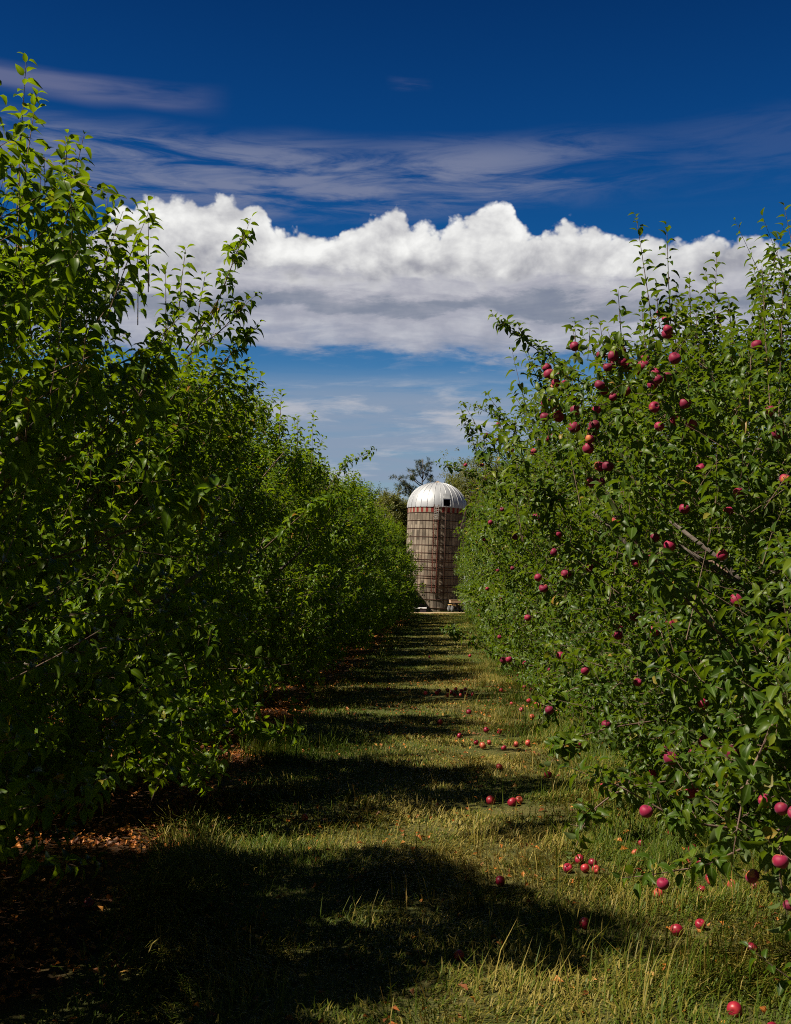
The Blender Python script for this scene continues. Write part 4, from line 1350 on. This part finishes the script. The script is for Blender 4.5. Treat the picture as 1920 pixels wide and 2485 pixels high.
def litter(n, x0, x1, y0, y1, s0, s1, fade=None):
    x = rs.uniform(x0, x1, n); y = rs.uniform(y0, y1, n)
    if fade is not None:
        k = rs.rand(n) < fade(x, y)
        x, y = x[k], y[k]
    n = len(x)
    nn = norm(np.stack([rs.normal(0, .45, n), rs.normal(0, .45, n), np.ones(n)], 1))
    a = rs.uniform(0, 6.28, n)
    ld = np.stack([np.cos(a), np.sin(a), np.zeros(n)], 1)
    ld = norm(ld - (ld * nn).sum(1, keepdims=True) * nn)
    sd = np.cross(ld, nn)
    s = rs.uniform(s0, s1, n)
    R = np.stack([sd, ld, nn], -1) * s[:, None, None]
    T = np.stack([x, y, rs.uniform(.012, .035, n)], 1)
    tint = rs.beta(1.6, 1.8, n)
    which = rs.randint(0, 3, n)
    for i, (tv, tf, rib) in enumerate(LEAF_LO):
        k = which == i
        lt.instances(tv, tf, R[k], T[k], {'tint': np.repeat(tint[k], len(tv)), 'rib': np.zeros(int(k.sum()) * len(tv))})


fl = lambda x, y: np.clip((-1.42 + .35 * wb(x * .3, y * .35) - x) / .7, 0.0, 1) * np.clip(.75 + .3 * wb(x, y), .2, 1)
litter(26000, -5.5, -1.4, 5, 18, .035, .07, fl)
litter(22000, -6.5, -1.4, 18, 76, .06, .12, fl)
litter(2600, -1.6, 3.0, 4.4, 24, .03, .065)
litter(2500, 1.2, 5.5, 5, 40, .035, .07, lambda x, y: np.clip((x - .9) / 2, 0.1, 1))
tag(lt.obj('fallen_leaves', M_LITTER), kind='stuff')

# ------------------------------------------------------------------ apples
AR = 0.038
prof = []
for t in np.linspace(-math.pi / 2, math.pi / 2, 13):
    r = math.cos(t) ** 0.82
    z = math.sin(t)
    z -= 0.36 * math.exp(-(r / 0.30) ** 2) * (1 if z > 0 else -0.55)
    prof.append((max(r, 0.0) * AR * (1.04 + 0.07 * math.sin(t)), z * AR * 0.94))
prof[0] = (0.0004, prof[0][1]); prof[-1] = (0.0004, prof[-1][1])
av, aq = lathe(prof, 18)
ab = Buf(); ab.add(av, [aq]); APPLE_ME = ab.mesh('apple', M_APPLE, True)
ab = Buf(); ab.add(av * np.array([1.0, 1.0, 0.97]), [aq]); FALL_ME = ab.mesh('fallen_apple', M_FALL, True)
sb_ = Buf(); sb_.tube([(0, 0, AR * .55), (0.002, 0.001, AR * .95), (0.006, 0.002, AR * 1.6)], [0.0016, 0.0014, 0.0018], 5); STEM_ME = sb_.mesh('stem', M_TWIG, True)
rs = np.random.RandomState(88)


def put_apple(p, label, group, me=None, scale=1.0, tilt=0.5, stem=True):
    o = bpy.data.objects.new('apple', me or APPLE_ME)
    o.location = p
    o.rotation_euler = (rs.normal(0, tilt), rs.normal(0, tilt), rs.uniform(0, 6.28))
    s = scale * rs.uniform(.92, 1.1)
    o.scale = (s, s, s * rs.uniform(.94, 1.03))
    link(o)
    tag(o, label, 'apple', group)
    if stem:
        link(bpy.data.objects.new('stem', STEM_ME), o)
    return o


special = {0: 'purple red apple hanging topmost of the stack below the tall sprouts', 4: 'single dark red apple hanging high above the left of the main cluster', 13: 'round dusty red apple showing its dimple in the middle of the main cluster',
           15: 'dusty red apple at the top of the tight bunch right of the main cluster', 16: 'largest dusty red apple in the front of the tight bunch right of the main cluster', 19: 'dark purple apple hanging alone right of the main cluster',
           28: 'plum red apple hanging alone below the main cluster', 45: 'big dusty apple facing the camera well below the tight bunch', 44: 'dark shaded apple just right of the big dusty one below the tight bunch',
           51: 'left apple of the close pair at mid height on the right', 52: 'right apple of the close pair at mid height on the right'}


def short(t):
    assert len(t.split()) <= 16, t
    return t


def region(px, py, ty):
    if py < 800: where = 'below the tall sprouts topping the right row'
    elif py < 1000: where = 'in the crowded cluster high on the right'
    elif py < 1200: where = 'below the crowded cluster in the right row'
    elif py < 1450: where = 'among leaves at eye level in the right row'
    elif py < 1700: where = 'among leaves low in the right row'
    else: where = 'low on the nearest right tree'
    if px < 1290: where += ' towards the silo'
    elif px > 1700: where += ' at the right edge'
    return short('red apple hanging ' + where)


GH = 'apples hanging in the right row'
for i, (px, py) in enumerate(hang):
    P_, ty, fm = HANG[i]
    put_apple(P_, special.get(i, region(px, py, ty)), GH, scale=rs.uniform(.78, 1.0))
for px, py, D, lab in [(1555, 1956, 4.55, 'large dark crimson apple hanging alone on the lowest near branch'), (1868, 2070, 4.0, 'biggest red apple behind grey green leaves at the lower right'),
                       (1802, 2105, 4.15, 'plum coloured apple left of the biggest one at the lower right'), (1592, 2124, 4.9, 'dark apple half hidden on the drooping branch nearest the grass'),
                       (1873, 1948, 4.0, 'left one of two bright apples at the right edge above the biggest apple'), (1905, 1957, 3.95, 'right one of two bright apples at the right edge above the biggest apple'),
                       (1885, 2172, 4.6, 'purple apple hanging low at the right edge over the dark ground'), (1905, 2150, 4.7, 'red apple half hidden at the right edge just above the low purple one'),
                       (1497, 1265, 5.2, 'dark red apple under a leaf above the bare twig at eye level'), (1835, 1930, 4.4, 'deep red apple in shade left of the two bright ones at the right edge')]:
    put_apple(at(px, py, D), lab, GH, scale=.64)

fspecial = {0: 'pale orange apple lying alone in the lane farthest from the camera', 14: 'red apple lying alone on the lane between the fallen row and the single pink one', 15: 'pink apple lying alone on the dry middle of the lane',
            16: 'bleached tan apple lying in dry grass on the lane', 17: 'red and yellow apple lying left of its pink neighbour on the lane', 18: 'pink apple lying right of the red and yellow one on the lane',
            19: 'purple apple leftmost of three at the edge of the broad lane shadow', 20: 'bright red apple in the middle of three at the edge of the broad lane shadow', 21: 'dark apple rightmost of three at the edge of the broad lane shadow',
            22: 'purple apple lying inside the broad lane shadow', 47: 'purplish apple lying alone in grass left of the bright fallen group', 48: 'pink purple apple lying in front of brown leaves in near grass', 51: 'bright red apple upright in near grass at the lower right',
            52: 'large bruised apple sunk in grass at the bottom right', 53: 'split red apple at the bottom right corner of the grass', 54: 'dark purple apple in the shade at the bottom centre of the lane',
            73: 'lone red apple lying in the dark left half of the lane', 74: 'small red apple lying left of the fallen row on the shaded lane'}
GF = 'fallen apples in the lane grass'
for i, (px, py) in enumerate(fall):
    P_ = FALL_P[i]
    if py < 1660: where = 'fallen red apple on the far grass lane near the right row'
    elif py < 1700: where = 'fallen red apple in the loose row across the middle of the lane' if px < 1160 else 'fallen red apple in tall grass at the foot of the right row'
    elif py < 1830: where = 'fallen red apple in tall grass at the foot of the right row'
    elif py < 1960: where = 'fallen apple in grass beside the right row where the lane shadow breaks'
    elif px < 1450: where = 'bright fallen apple of the close group in sunlit grass at the right'
    else: where = 'fallen apple on the ground under the nearest right tree'
    put_apple(P_, fspecial.get(i, where), GF, FALL_ME, rs.uniform(0.60, 0.85) if P_[1] < 9 else rs.uniform(0.78, 1.0), tilt=1.4, stem=False)
